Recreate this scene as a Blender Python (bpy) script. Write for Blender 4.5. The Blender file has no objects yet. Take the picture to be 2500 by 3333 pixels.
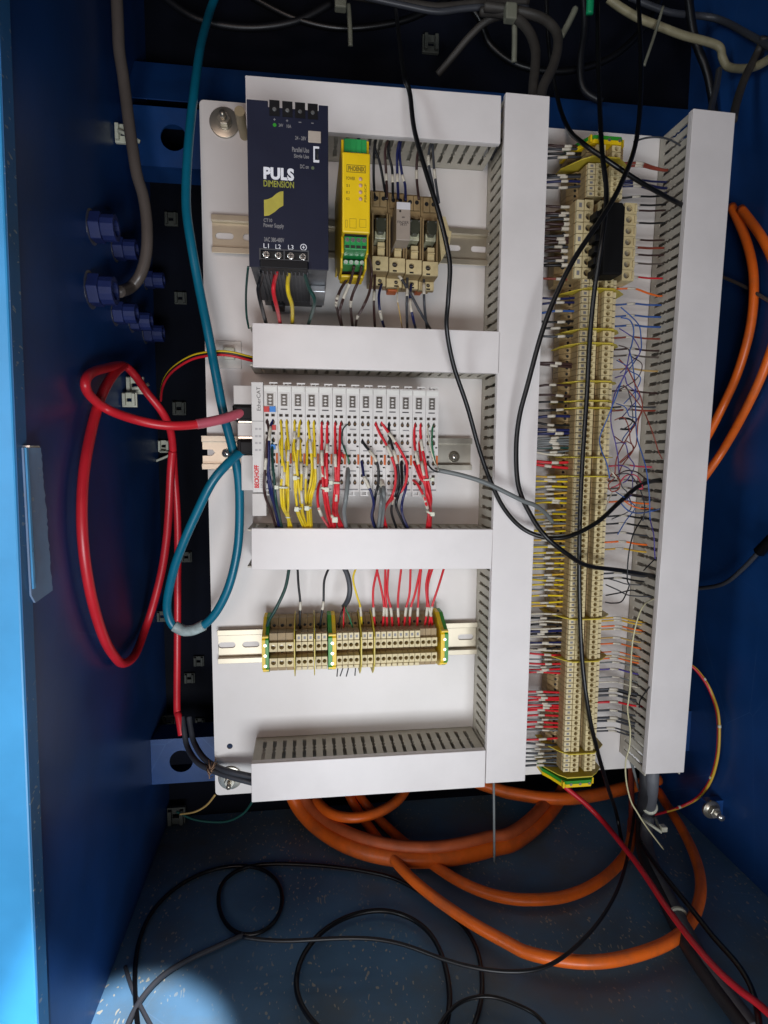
import bpy, math, random
from mathutils import Vector, Matrix
from mathutils.geometry import tessellate_polygon
random.seed(7)
C = bpy.context.scene
COL = C.collection

# ------------------------------------------------------------------ camera
# world: X right, Z up, Y into the cabinet; the mounting plate is the plane Y = 0
CX, CY, F, DIST = 1250.0, 1666.5, 1900.0, 0.594
def _n(v):
    l = math.sqrt(sum(a*a for a in v)); return [a/l for a in v]
def _x(a, b): return [a[1]*b[2]-a[2]*b[1], a[2]*b[0]-a[0]*b[2], a[0]*b[1]-a[1]*b[0]]
A1 = _n((14850, -93, F)); A2 = (-420, 19334, F)
A3 = _n(_x(A1, A2)); A2 = _n(_x(A3, A1))
cam_d = bpy.data.cameras.new('camera'); cam = bpy.data.objects.new('camera', cam_d); COL.objects.link(cam)
cam_d.sensor_fit = 'HORIZONTAL'; cam_d.sensor_width = 36; cam_d.lens = F/2500*36
cam_d.clip_start = 0.01; cam_d.clip_end = 50
R = Matrix(((A1[0], -A1[1], -A1[2], 0), (A3[0], -A3[1], -A3[2], 0), (-A2[0], A2[1], A2[2], 0), (0, 0, 0, 1)))
cam.matrix_world = Matrix.Translation((0, -DIST, 0)) @ R
C.camera = cam

# ------------------------------------------------------------------ light and exposure
C.view_settings.view_transform = 'Standard'; C.view_settings.look = 'None'
C.view_settings.exposure = 0; C.view_settings.gamma = 1
w = bpy.data.worlds.new('World'); C.world = w; w.use_nodes = True
w.node_tree.nodes['Background'].inputs[0].default_value = (0.55, 0.7, 1.0, 1)
w.node_tree.nodes['Background'].inputs[1].default_value = 0.02
def area(name, loc, aim, size, size_y, power, col, spread=180):
    d = bpy.data.lights.new(name, 'AREA'); d.shape = 'RECTANGLE'; d.size = size; d.size_y = size_y
    d.energy = power; d.color = col; d.spread = math.radians(spread)
    o = bpy.data.objects.new(name, d); COL.objects.link(o); o.location = loc
    o.rotation_euler = (Vector(aim)-Vector(loc)).to_track_quat('-Z', 'Y').to_euler(); return o
def spot(name, loc, aim, power, col, ang, blend, r):
    d = bpy.data.lights.new(name, 'SPOT'); d.energy = power; d.color = col
    d.spot_size = math.radians(ang); d.spot_blend = blend; d.shadow_soft_size = r
    o = bpy.data.objects.new(name, d); COL.objects.link(o); o.location = loc
    o.rotation_euler = (Vector(aim)-Vector(loc)).to_track_quat('-Z', 'Y').to_euler(); return o
area('daylight_low', (0.08, -1.2, -0.55), (-0.02, 0, -0.13), 0.6, 0.35, 3.0, (0.90, 0.945, 1.0), 92)
area('hall_lamp_warm', (-0.4, -1.5, 0.2), (-0.1, 0, 0.1), 0.6, 0.5, .8, (1.0, 0.78, 0.68), 80)
spot('daylight_patch', (0.08, -0.95, 0.9), (-0.142, -0.185, -0.47), 215, (0.97, 0.97, 1.0), 6.2, 0.25, 0.012)
area('daylight_edge', (-0.75, -0.75, 0.12), (-0.24, -0.185, 0.12), 0.25, 1.6, 1.2, (0.85, 0.94, 1.0), 60)

# ------------------------------------------------------------------ points from the photograph
def pm(px, py, h=0.0):
    """photo pixel on the plane h mm in front of the plate -> (X mm, Z mm)"""
    r = (px-CX, py-CY, F)
    d3 = sum(a*b for a, b in zip(r, A3)); t = (DIST*1000-h)/d3
    return (sum(a*b for a, b in zip(r, A1))*t, -sum(a*b for a, b in zip(r, A2))*t)
SH = {'S': (0, 0, 1.5069), 'P': (0, 0, 1.0), 'Z1': (640, 220, .4822), 'Z2': (1040, 400, .3617), 'Z3': (720, 1130, .5425),
      'Z4': (640, 1780, .6028), 'Z5': (1700, 360, .42194), 'Z6': (1700, 1000, .42194), 'Z7': (1660, 1650, .42194),
      'Z8': (1640, 2100, .42194), 'A1': (0, 0, .5425), 'A2': (0, 1100, .5425), 'A3': (0, 2300, .5425),
      'A4': (800, 2450, .5425), 'A5': (1600, 2400, .5425), 'A6': (900, 0, .4822), 'A7': (1600, 0, .5425),
      'B1': (800, 320, .1688), 'B2': (800, 680, .1718), 'B3': (1090, 420, .2259), 'B4': (1200, 600, .1688),
      'B5': (740, 1230, .226), 'B6': (1040, 1230, .2652), 'B7': (840, 2000, .3737), 'B8': (1780, 400, .2261)}
def px(s, *p):
    ox, oy, f = SH[s]
    return [(ox+q[0]*f, oy+q[1]*f)+tuple(q[2:]) for q in p]
WALL_X, WALL_R, FLOOR_Z, BACK = -182.0, 487.0, -472.0, 150.0
FRONT = 172.0
def h_wall(x, y, X=WALL_X):          # h where the ray of that pixel meets the plane X
    a = pm(x, y, 0)[0]; return DIST*1000*(1-X/a)
def h_floor(x, y, Z=FLOOR_Z):
    a = pm(x, y, 0)[1]
    if a >= -1: return -140
    return max(-118.0, DIST*1000*(1-Z/a))
mmpx = lambda wpx, h: wpx*(DIST*1000-h)/F     # photo pixels -> mm at height h

# ------------------------------------------------------------------ materials
def lin(c):
    return tuple(((v/255)/12.92 if v/255 <= .04045 else ((v/255+.055)/1.055)**2.4) for v in c)
MATS = {}
def mat(name, srgb, rough=.5, metal=0., var=.06, scale=60., bump=0., dirt=None, dirt_amt=0., dirt_scale=9., coat=0., trans=0., spec=.5):
    if name in MATS: return MATS[name]
    m = bpy.data.materials.new(name); m.use_nodes = True; nt = m.node_tree; N = nt.nodes; L = nt.links
    b = N['Principled BSDF']; c = lin(srgb)
    b.inputs['Roughness'].default_value = rough; b.inputs['Metallic'].default_value = metal
    b.inputs['Specular IOR Level'].default_value = spec
    if coat: b.inputs['Coat Weight'].default_value = coat; b.inputs['Coat Roughness'].default_value = .15
    if trans: b.inputs['Transmission Weight'].default_value = trans
    tc = N.new('ShaderNodeTexCoord'); no = N.new('ShaderNodeTexNoise')
    no.inputs['Scale'].default_value = scale; no.inputs['Detail'].default_value = 5
    geo = N.new('ShaderNodeNewGeometry')
    L.new(geo.outputs['Position'], no.inputs['Vector'])
    mr = N.new('ShaderNodeMapRange'); mr.inputs['From Min'].default_value = .3; mr.inputs['From Max'].default_value = .7
    mr.inputs['To Min'].default_value = 1-var*1.6; mr.inputs['To Max'].default_value = 1+var
    L.new(no.outputs['Fac'], mr.inputs['Value'])
    mx = N.new('ShaderNodeMix'); mx.data_type = 'RGBA'; mx.blend_type = 'MULTIPLY'; mx.inputs[0].default_value = 1
    mx.inputs[6].default_value = (*c, 1); L.new(mr.outputs[0], mx.inputs[7])
    out = mx.outputs[2]
    if dirt:
        n2 = N.new('ShaderNodeTexNoise'); n2.inputs['Scale'].default_value = dirt_scale; n2.inputs['Detail'].default_value = 8
        n2.inputs['Roughness'].default_value = .65
        L.new(geo.outputs['Position'], n2.inputs['Vector'])
        m2 = N.new('ShaderNodeMapRange'); m2.inputs['From Min'].default_value = .45; m2.inputs['From Max'].default_value = .7
        m2.inputs['To Max'].default_value = dirt_amt; L.new(n2.outputs['Fac'], m2.inputs['Value'])
        x2 = N.new('ShaderNodeMix'); x2.data_type = 'RGBA'; L.new(m2.outputs[0], x2.inputs[0]); L.new(out, x2.inputs[6])
        x2.inputs[7].default_value = (*lin(dirt), 1); out = x2.outputs[2]
    L.new(out, b.inputs['Base Color'])
    r2 = N.new('ShaderNodeMapRange'); r2.inputs['To Min'].default_value = max(0, rough-.08); r2.inputs['To Max'].default_value = min(1, rough+.08)
    L.new(no.outputs['Fac'], r2.inputs['Value']); L.new(r2.outputs[0], b.inputs['Roughness'])
    if bump:
        n3 = N.new('ShaderNodeTexNoise'); n3.inputs['Scale'].default_value = scale*8; L.new(geo.outputs['Position'], n3.inputs['Vector'])
        bp = N.new('ShaderNodeBump'); bp.inputs['Strength'].default_value = bump; bp.inputs['Distance'].default_value = .0006
        L.new(n3.outputs['Fac'], bp.inputs['Height']); L.new(bp.outputs[0], b.inputs['Normal'])
    MATS[name] = m; return m
def blue_paint(name, srgb, rough, specks=0., speck_col=(190, 185, 165), dirt=(40, 44, 44), dirt_amt=.5, scratch=.25):
    m = mat(name, srgb, rough, 0, .12, 14, .12, dirt, dirt_amt, 5)
    nt = m.node_tree; N = nt.nodes; L = nt.links; b = N['Principled BSDF']
    base = b.inputs['Base Color'].links[0].from_socket
    geo = [n for n in N if n.type == 'NEW_GEOMETRY'][0]
    def layer(base, fac, col):
        x = N.new('ShaderNodeMix'); x.data_type = 'RGBA'; L.new(fac, x.inputs[0]); L.new(base, x.inputs[6])
        x.inputs[7].default_value = (*lin(col), 1); return x.outputs[2]
    if specks:                       # chips and crumbs lying on the paint
        mp = N.new('ShaderNodeMapping'); mp.inputs['Scale'].default_value = (1, .55, 1); mp.inputs['Rotation'].default_value = (0, 0, .6)
        L.new(geo.outputs['Position'], mp.inputs['Vector'])
        ds = N.new('ShaderNodeTexNoise'); ds.inputs['Scale'].default_value = 90; L.new(mp.outputs[0], ds.inputs['Vector'])
        mv = N.new('ShaderNodeMixRGB'); mv.inputs[0].default_value = .012; L.new(mp.outputs[0], mv.inputs[1]); L.new(ds.outputs['Color'], mv.inputs[2])
        v = N.new('ShaderNodeTexVoronoi'); v.inputs['Scale'].default_value = 300; v.inputs['Randomness'].default_value = 1; L.new(mv.outputs[0], v.inputs['Vector'])
        sz = N.new('ShaderNodeSeparateColor'); L.new(v.outputs['Color'], sz.inputs[0])
        th = N.new('ShaderNodeMath'); th.operation = 'MULTIPLY_ADD'; L.new(sz.outputs[0], th.inputs[0]); th.inputs[1].default_value = .5; th.inputs[2].default_value = -.22+specks*.1
        lt = N.new('ShaderNodeMath'); lt.operation = 'LESS_THAN'; L.new(v.outputs['Distance'], lt.inputs[0]); L.new(th.outputs[0], lt.inputs[1])
        pn = N.new('ShaderNodeTexNoise'); pn.inputs['Scale'].default_value = 9; L.new(geo.outputs['Position'], pn.inputs['Vector'])
        gt = N.new('ShaderNodeMapRange'); gt.inputs['From Min'].default_value = .42; gt.inputs['From Max'].default_value = .6; gt.inputs['To Max'].default_value = specks; L.new(pn.outputs['Fac'], gt.inputs['Value'])
        mu = N.new('ShaderNodeMath'); mu.operation = 'MULTIPLY'; L.new(lt.outputs[0], mu.inputs[0]); L.new(gt.outputs[0], mu.inputs[1])
        base = layer(base, mu.outputs[0], speck_col)
    if scratch:                      # thin scratches
        mp = N.new('ShaderNodeMapping'); mp.inputs['Scale'].default_value = (2, 2.6, 1.1); mp.inputs['Rotation'].default_value = (.9, .2, .4)
        L.new(geo.outputs['Position'], mp.inputs['Vector'])
        v = N.new('ShaderNodeTexVoronoi'); v.feature = 'DISTANCE_TO_EDGE'; v.inputs['Scale'].default_value = 5; L.new(mp.outputs[0], v.inputs['Vector'])
        lt = N.new('ShaderNodeMath'); lt.operation = 'LESS_THAN'; L.new(v.outputs['Distance'], lt.inputs[0]); lt.inputs[1].default_value = .0022
        pn = N.new('ShaderNodeTexNoise'); pn.inputs['Scale'].default_value = 7; L.new(geo.outputs['Position'], pn.inputs['Vector'])
        gt = N.new('ShaderNodeMapRange'); gt.inputs['From Min'].default_value = .5; gt.inputs['From Max'].default_value = .62; gt.inputs['To Max'].default_value = scratch; L.new(pn.outputs['Fac'], gt.inputs['Value'])
        mu = N.new('ShaderNodeMath'); mu.operation = 'MULTIPLY'; L.new(lt.outputs[0], mu.inputs[0]); L.new(gt.outputs[0], mu.inputs[1])
        base = layer(base, mu.outputs[0], (120, 160, 205))
    L.new(base, b.inputs['Base Color'])
    return m
BLUE = blue_paint('shaded_blue_enamel', (24, 68, 128), .38, scratch=.12, dirt_amt=.35)  # interior copy of the frame blue, darkened for the shade inside
FOAM = blue_paint('torn_blue_foam', (128, 156, 190), .7, specks=.6, dirt=(120, 118, 130), dirt_amt=.8, scratch=0)
BACKM = mat('shaded_back_panel', (8, 12, 24), .8, var=.3, scale=12, spec=.15)  # near black: shade of the deep cavity put into the colour
BLUEF = blue_paint('lit_frame_enamel', (62, 156, 214), .38, dirt=(52, 128, 184), dirt_amt=.25, scratch=0)  # lighter copy of the same enamel for the lit front frame
BLUEE = blue_paint('worn_blue_edge', (40, 104, 158), .5, specks=.5, dirt=(60, 90, 110), dirt_amt=.6, scratch=0)
FLOORM = blue_paint('dusty_blue_floor', (92, 134, 168), .55, specks=.85, dirt=(112, 108, 84), dirt_amt=.85)
PLATE = mat('white_plate_paint', (226, 221, 218), .42, var=.03, scale=12, dirt=(196, 188, 178), dirt_amt=.3, dirt_scale=5)
COVER = mat('white_duct_cover', (228, 222, 220), .46, var=.03, scale=20, dirt=(200, 194, 190), dirt_amt=.3, dirt_scale=9)
DUCTG = mat('grey_duct_plastic', (190, 184, 170), .55, var=.05)
ZINC = mat('zinc_steel', (196, 190, 176), .34, .85, .12, 30)
ZINCY = mat('yellow_zinc_steel', (188, 178, 158), .42, .7, .15, 20)
STEEL = mat('bright_screw_steel', (230, 228, 222), .22, .9, .1)
NAVY = mat('navy_panel', (24, 28, 48), .5, spec=.3, var=.05)
HEAT = mat('dark_grey_heatsink', (74, 76, 80), .45, .3)
ALU = mat('brushed_aluminium', (165, 168, 172), .35, .8)
BLACK = mat('black_plastic', (12, 12, 16), .55, spec=.3)
DARK = mat('dark_recess_plastic', (38, 33, 30), .6)
VOID = mat('black_cavity', (10, 10, 11), .7)
YEL = mat('yellow_plastic', (234, 196, 14), .42, var=.04)
YELD = mat('yellow_divider_plastic', (206, 184, 62), .45)
GRN = mat('green_plastic', (38, 146, 76), .42)
GRNB = mat('bright_green_plastic', (44, 140, 40), .42)
BEI = mat('beige_plastic', (214, 196, 148), .5, var=.08, scale=200)
BEID = mat('brown_beige_plastic', (156, 132, 92), .55, var=.1, scale=200)
MARK = mat('marker_card', (216, 200, 158), .5, var=.04)
PLC = mat('pale_grey_plastic', (214, 210, 206), .45, var=.03)
PLCD = mat('brown_grey_plastic', (96, 88, 80), .5)  # dark plastic of the contact blocks behind the holes
WHT = mat('white_print', (226, 226, 232), .5, var=.02)
GREYP = mat('grey_print', (128, 126, 128), .5, var=.02)
OLIVE = mat('olive_print', (150, 150, 60), .5)
YGOLD = mat('gold_print', (176, 164, 66), .5, var=.12, scale=90)
REDP = mat('red_print', (206, 44, 48), .5)
LED = mat('pinkish_led', (214, 172, 150), .3)
ORNG = mat('orange_plastic', (206, 98, 30), .5)
CLEAR = mat('smoked_clear_plastic', (92, 88, 62), .2, var=.15, scale=150)
TIE = mat('cable_tie_nylon', (216, 216, 196), .45)
SLEEVE = mat('white_marker_sleeve', (206, 198, 182), .5, var=.06, scale=300)
INK = mat('dark_ink', (62, 58, 60), .6)
RELAYG = mat('relay_grey', (172, 160, 148), .5)
INKY = mat('olive_ink', (140, 118, 18), .6)
REDB = mat('red_tab', (196, 60, 56), .5); BLUB = mat('blue_tab', (58, 130, 206), .5)
_wc = {'black': (18, 19, 23), 'brown': (62, 40, 38), 'navy': (22, 30, 84), 'red': (208, 34, 46), 'yellow': (226, 196, 34), 'green': (42, 116, 78),
       'dkgreen': (24, 66, 60), 'grey': (112, 116, 116), 'dkgrey': (62, 64, 70), 'white': (214, 206, 186), 'tan': (192, 158, 96), 'orange': (252, 116, 34), 'blue': (52, 90, 158),
       'purple': (78, 66, 140), 'pink': (214, 70, 96), 'rust': (140, 60, 44), 'teal': (8, 108, 136), 'cream': (196, 188, 150), 'redcable': (212, 38, 50),
       'taupe': (98, 88, 82), 'gold': (214, 172, 60), 'jet': (12, 12, 14)}
def WM(k):
    thick = k in ('orange', 'teal', 'redcable', 'jet', 'taupe', 'cream')
    return mat(k+'_insulation', _wc[k], .36 if thick else .42, var=.08, scale=40, dirt=(90, 80, 70) if k in ('orange',) else None, dirt_amt=.45, dirt_scale=22)

# ------------------------------------------------------------------ mesh helpers; coordinates are (X mm, Z mm, h mm)
class MB:
    def __init__(s): s.v = []; s.f = []
    def add(s, vs, fs):
        o = len(s.v); s.v += vs; s.f += [tuple(i+o for i in f) for f in fs]; return s
    def box(s, x0, x1, z0, z1, h0, h1):
        vs = [(x, z, h) for h in (h0, h1) for z in (z0, z1) for x in (x0, x1)]
        return s.add(vs, [(0, 1, 3, 2), (4, 6, 7, 5), (0, 4, 5, 1), (2, 3, 7, 6), (0, 2, 6, 4), (1, 5, 7, 3)])
    def hexa(s, lo, hi):             # two quads of (X,Z,h)
        return s.add(list(lo)+list(hi), [(3, 2, 1, 0), (4, 5, 6, 7)]+[(i, (i+1) % 4, 4+(i+1) % 4, 4+i) for i in range(4)])
    def prism(s, outer, holes, w0, w1, fr=lambda u, v, w: (u, v, w)):
        loops = [outer]+list(holes); tris = tessellate_polygon([[Vector((a, b, 0)) for a, b in l] for l in loops])
        flat = [p for l in loops for p in l]; n = len(flat)
        vs = [fr(a, b, w0) for a, b in flat]+[fr(a, b, w1) for a, b in flat]
        fs = [tuple(t) for t in tris]+[tuple(i+n for i in reversed(t)) for t in tris]
        o = 0
        for l in loops:
            k = len(l); fs += [(o+i, o+(i+1) % k, n+o+(i+1) % k, n+o+i) for i in range(k)]; o += k
        return s.add(vs, fs)
    def cyl(s, x, z, r, h0, h1, n=14, r1=None):
        r1 = r if r1 is None else r1
        vs = [(x+r*math.cos(6.2832*i/n), z+r*math.sin(6.2832*i/n), h0) for i in range(n)]+[(x+r1*math.cos(6.2832*i/n), z+r1*math.sin(6.2832*i/n), h1) for i in range(n)]
        return s.add(vs, [tuple(range(n))[::-1], tuple(range(n, 2*n))]+[(i, (i+1) % n, n+(i+1) % n, n+i) for i in range(n)])
    def tube(s, pts, r, n=8, r_end=None):
        P = [Vector(p) for p in pts]; vs = []; fs = []
        up = Vector((0, 0, 1)); prev = None
        for i, p in enumerate(P):
            t = (P[min(i+1, len(P)-1)]-P[max(i-1, 0)])
            if t.length < 1e-6: t = Vector((1, 0, 0))
            t.normalize()
            if prev is None:
                a = t.cross(up)
                if a.length < .05: a = t.cross(Vector((1, 0, 0)))
            else:
                a = prev-t*prev.dot(t)
                if a.length < .05: a = t.cross(up)
            a.normalize(); prev = a; b = t.cross(a)
            for k in range(n):
                q = 6.28318*k/n; vs.append(tuple(p+(a*math.cos(q)+b*math.sin(q))*r))
        m = len(P)
        for i in range(m-1):
            for k in range(n):
                k2 = (k+1) % n; fs.append((i*n+k, i*n+k2, (i+1)*n+k2, (i+1)*n+k))
        fs += [tuple(range(n))[::-1], tuple((m-1)*n+k for k in range(n))]
        return s.add(vs, fs)
    def mesh(s, name, m, org=(0, 0, 0), smooth=False):
        me = bpy.data.meshes.new(name)
        me.from_pydata([((x-org[0])/1000, -(h-org[2])/1000, (z-org[1])/1000) for x, z, h in s.v], [], s.f)
        me.materials.append(m)
        import bmesh
        b = bmesh.new(); b.from_mesh(me); bmesh.ops.recalc_face_normals(b, faces=b.faces); b.to_mesh(me); b.free()
        if smooth: me.shade_smooth(); 
        return me
    def build(s, name, m, parent=None, smooth=False, bev=0., auto=False):
        org = ORG.get(parent.name, (0, 0, 0)) if parent else centre(s.v)
        me = s.mesh(name, m, org, smooth)
        o = bpy.data.objects.new(name, me); COL.objects.link(o)
        if parent:
            o.parent = parent; ORG[o.name] = org
        else:
            o.location = (org[0]/1000, -org[2]/1000, org[1]/1000); ORG[o.name] = org
        if bev:
            bm = o.modifiers.new('edge', 'BEVEL'); bm.width = bev/1000; bm.segments = 2; bm.limit_method = 'ANGLE'; bm.angle_limit = .9
        return o
ORG = {}
def centre(vs):
    a = [(min(v[i] for v in vs)+max(v[i] for v in vs))/2 for i in range(3)]; return tuple(a)
def tag(o, label=None, cat=None, group=None, kind=None):
    if label: o['label'] = label
    if cat: o['category'] = cat
    if group: o['group'] = group
    if kind: o['kind'] = kind
    return o
def thing(name, label, cat, at=(0, 0, 0), group=None):
    o = bpy.data.objects.new(name, None); COL.objects.link(o); o.empty_display_size = .01
    o.location = (at[0]/1000, -at[2]/1000, at[1]/1000); ORG[o.name] = at
    return tag(o, label, cat, group)
def copy_tree(o, parent=None):
    c = o.copy(); COL.objects.link(c); c.parent = parent
    for ch in o.children: copy_tree(ch, c)
    return c
def cat_rom(pts, sub=7):
    out = []; n = len(pts)
    for i in range(n-1):
        p0, p1, p2, p3 = pts[max(i-1, 0)], pts[i], pts[i+1], pts[min(i+2, n-1)]
        for k in range(sub):
            t = k/sub
            out.append(tuple(.5*((2*b)+(c-a)*t+(2*a-5*b+4*c-d)*t*t+(3*b-a-3*c+d)*t**3) for a, b, c, d in zip(p0, p1, p2, p3)))
    out.append(tuple(pts[-1])); return out
def circ(x, z, r, n=14): return [(x+r*math.cos(6.2832*i/n), z+r*math.sin(6.2832*i/n)) for i in range(n)]
def oblong(x, z, w, hh, n=6):
    r = hh/2; a = []
    for i in range(n+1): t = -math.pi/2+math.pi*i/n; a.append((x+w/2-r+r*math.cos(t), z+r*math.sin(t)))
    for i in range(n+1): t = math.pi/2+math.pi*i/n; a.append((x-w/2+r+r*math.cos(t), z+r*math.sin(t)))
    return a
def rect(x0, x1, z0, z1): return [(x0, z0), (x1, z0), (x1, z1), (x0, z1)]
_txt = {}
def text_mesh(s, bold=.0):
    if (s, bold) in _txt: return _txt[s, bold]
    c = bpy.data.curves.new('lettering', 'FONT'); c.body = s; c.extrude = .02; c.offset = bold; c.resolution_u = 3
    o = bpy.data.objects.new('lettering', c); COL.objects.link(o)
    bpy.context.view_layer.update()
    me = bpy.data.meshes.new_from_object(o.evaluated_get(bpy.context.evaluated_depsgraph_get()))
    bpy.data.objects.remove(o)
    V = [v.co.copy() for v in me.vertices]; Fs = [tuple(p.vertices) for p in me.polygons]
    x0 = min(v.x for v in V); x1 = max(v.x for v in V); y0 = min(v.y for v in V); y1 = max(v.y for v in V); z0 = min(v.z for v in V); z1 = max(v.z for v in V)
    r = [((v.x-x0)/(x1-x0), (v.y-y0)/(y1-y0), (v.z-z0)/(z1-z0)) for v in V], Fs
    _txt[s, bold] = r; return r
def lettering(s, box, h, m, parent, vert=False, bold=.02, name='lettering', th=.12):
    """s fitted into the pixel box (x0,y0,x1,y1) on the plane h; vert reads bottom to top"""
    V, Fs = text_mesh(s, bold)
    xa, za = pm(box[0], box[3], h); xb, zb = pm(box[2], box[1], h); mb = MB(); mb.f = Fs
    for u, v, t in V:
        if vert: X, Z = xb-(xb-xa)*v, za+(zb-za)*u
        else: X, Z = xa+(xb-xa)*u, za+(zb-za)*v
        mb.v.append((X, Z, h+.02+t*th))
    o = mb.build(name, m, parent); return o

# wires and cables: pts are sheet pixels with optional h
def inside(x, y, h, m=9.):
    a, b = pm(x, y, 0); lo = -BACK+m
    if a < 0: lo = max(lo, DIST*1000*(1-(WALL_X+m)/a))
    if a > 0: lo = max(lo, DIST*1000*(1-(WALL_R-m)/a))
    if b < 0: lo = max(lo, DIST*1000*(1-(FLOOR_Z+m)/b))
    return max(h, lo)
def path(sheet, pts, h, m=9.):
    q = px(sheet, *pts); n = len(q); out = []
    for i, p in enumerate(q):
        hh = p[2] if len(p) > 2 else (h(i/(n-1), p[0], p[1]) if callable(h) else h)
        hh = inside(p[0], p[1], hh, m); X, Z = pm(p[0], p[1], hh); out.append((X, Z, hh))
    return out
def cable(name, label, cat, col, P, wpx, group=None, sleeves=(), ties=(), n=8, sub=7, jit=0, href=None):
    hm = href if href is not None else sum(p[2] for p in P)/len(P)
    r = mmpx(wpx, hm)/2
    Q = cat_rom(P, sub)
    if group in ('orange cables coiled on the cabinet floor', 'thin black cables lying on the cabinet floor'):
        for _ in range(14):
            Q = [Q[0]]+[tuple((a+2*b+c)/4 for a, b, c in zip(*t)) for t in zip(Q, Q[1:], Q[2:])]+[Q[-1]]
    mb = MB().tube(Q, r, n)
    o = mb.build(name, WM(col) if isinstance(col, str) else col, None, True)
    tag(o, label, cat, group)
    L = [0]
    for a, b in zip(Q, Q[1:]): L.append(L[-1]+math.dist(a, b))
    def seg(t0, t1, rr, nm, m, s=True):
        a, b = t0*L[-1], t1*L[-1]; pts = []
        def at(d):
            for i in range(len(L)-1):
                if L[i+1] >= d:
                    k = (d-L[i])/max(L[i+1]-L[i], 1e-6); return tuple(u+(v-u)*k for u, v in zip(Q[i], Q[i+1]))
            return Q[-1]
        pts = [at(a+(b-a)*k/4) for k in range(5)]
        MB().tube(pts, rr, n).build(nm, m, o, s)
    for t in sleeves: seg(t[0], t[1], r*1.18+.05, 'marker_sleeve', SLEEVE)
    for t in ties: seg(t-1.6/L[-1], t+1.6/L[-1], r*1.3, 'cable_tie', TIE)
    return o

# ================================================================== THE CABINET
def struct(name, mb, m, **k): return tag(mb.build(name, m, None, **k), kind='structure')
FT = FRONT+15
_a, _b = (40, 300), (138, 2842)
_ha, _hb = h_wall(*_a, WALL_X+3), h_wall(*_b, WALL_X+3)
_za, _zb = pm(*_a, _ha)[1], pm(*_b, _hb)[1]
def fh(z): return _ha+(_hb-_ha)*(z-_za)/(_zb-_za)       # depth of the back of the leaning front frame
print('FRAME', _ha, _hb)
def lean(mb, x0, x1, z0, z1, d0, d1):
    return mb.hexa([(x0, z0, fh(z0)+d0), (x1, z0, fh(z0)+d0), (x1, z1, fh(z1)+d0), (x0, z1, fh(z1)+d0)], [(x0, z0, fh(z0)+d1), (x1, z0, fh(z0)+d1), (x1, z1, fh(z1)+d1), (x0, z1, fh(z1)+d1)])
wl = MB(); wl.hexa([(WALL_X-2, FLOOR_Z, -BACK), (WALL_X, FLOOR_Z, -BACK), (WALL_X, 640, -BACK), (WALL_X-2, 640, -BACK)], [(WALL_X-2, FLOOR_Z, fh(FLOOR_Z)), (WALL_X, FLOOR_Z, fh(FLOOR_Z)), (WALL_X, 640, fh(640)), (WALL_X-2, 640, fh(640))])
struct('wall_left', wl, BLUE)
struct('wall_right', MB().box(WALL_R, WALL_R+2, FLOOR_Z, 640, -BACK, FRONT), BLUE)
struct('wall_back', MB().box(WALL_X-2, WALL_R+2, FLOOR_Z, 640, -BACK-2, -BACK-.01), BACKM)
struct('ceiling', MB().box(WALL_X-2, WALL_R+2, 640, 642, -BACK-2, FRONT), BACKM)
struct('floor', MB().box(WALL_X-2, WALL_R+2, FLOOR_Z-2, FLOOR_Z, -BACK-2, FRONT+60), FLOORM)
fr = thing('door_frame', 'bright sky blue front frame of the cabinet along the left edge of the photo', 'frame', (WALL_X, FLOOR_Z, FT))
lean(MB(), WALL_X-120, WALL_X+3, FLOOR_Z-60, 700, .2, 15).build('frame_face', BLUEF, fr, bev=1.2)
lean(MB(), WALL_X+3.05, WALL_X+3.6, FLOOR_Z-60, 700, .2, 13.8).build('worn_edge', BLUEE, fr)
# foam and metal strip stuck on the frame edge
gs = thing('gasket_strip', 'short torn foam gasket strip with a blue metal edge stuck on the left frame edge', 'gasket', (WALL_X, 0, FRONT))
za, zb = pm(95, 1458, FRONT)[1], pm(105, 1925, FRONT)[1]
fm = (fh(za)+fh(zb))/2; ed = []
for i in range(41):
    t = i/40; ed.append((za+(zb-za)*t, fm-11-14*min(1, .55+.45*t)-random.uniform(-1.3, 1.3)))
g = MB(); outer = [(fm+6, za), (fm+6, zb+4), (fm+1, zb-2)]+[(e[1], e[0]) for e in reversed(ed)]
g.prism(outer, [], WALL_X+3.7, WALL_X+4.9, lambda u, v, w_: (w_, v, u)); g.build('foam', FOAM, gs)
MB().box(WALL_X+5, WALL_X+6.2, zb+8, za, fm+2.5, fm+5).build('metal_edge', mat('pale_blue_metal', (92, 170, 222), .3, .3), gs)
MB().box(WALL_X+3.7, WALL_X+8.2, za+.2, za+1.4, fm-9, fm+5).build('clip', STEEL, gs)

# beams behind the plate
BH = -72.
def beam(y0l, y1l, label, step=None):
    zt = pm(560, y0l, BH)[1]; zb_ = pm(560, y1l, BH)[1]
    b = thing('mounting_beam', label, 'beam', (0, zb_, BH-20), 'blue beams the plate is bolted to')
    hx, hz = pm(*(step or (565, 448)), BH)
    holes = [circ(hx+k*150, hz, 13.2, 20) for k in range(4)]
    MB().prism(rect(WALL_X+.2, WALL_R-.2, zb_, zt), holes, BH-2, BH).build('front_face', BLUE, b)
    MB().box(WALL_X+.2, WALL_R-.2, zt-2, zt, BH-38, BH-2.1).build('top_flange', BLUE, b)
    MB().box(WALL_X+.2, WALL_R-.2, zb_, zb_+2, BH-38, BH-2.1).build('bottom_flange', BLUE, b)
    return b
beam(350, 545, 'upper blue cross beam with a round hole at the top left of the white plate')
beam(2405, 2550, 'lower blue cross beam with a round hole at the bottom left of the white plate', (590, 2478))
z0, z1 = pm(800, 345, -60)[1], pm(800, 170, -70)[1]
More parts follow.
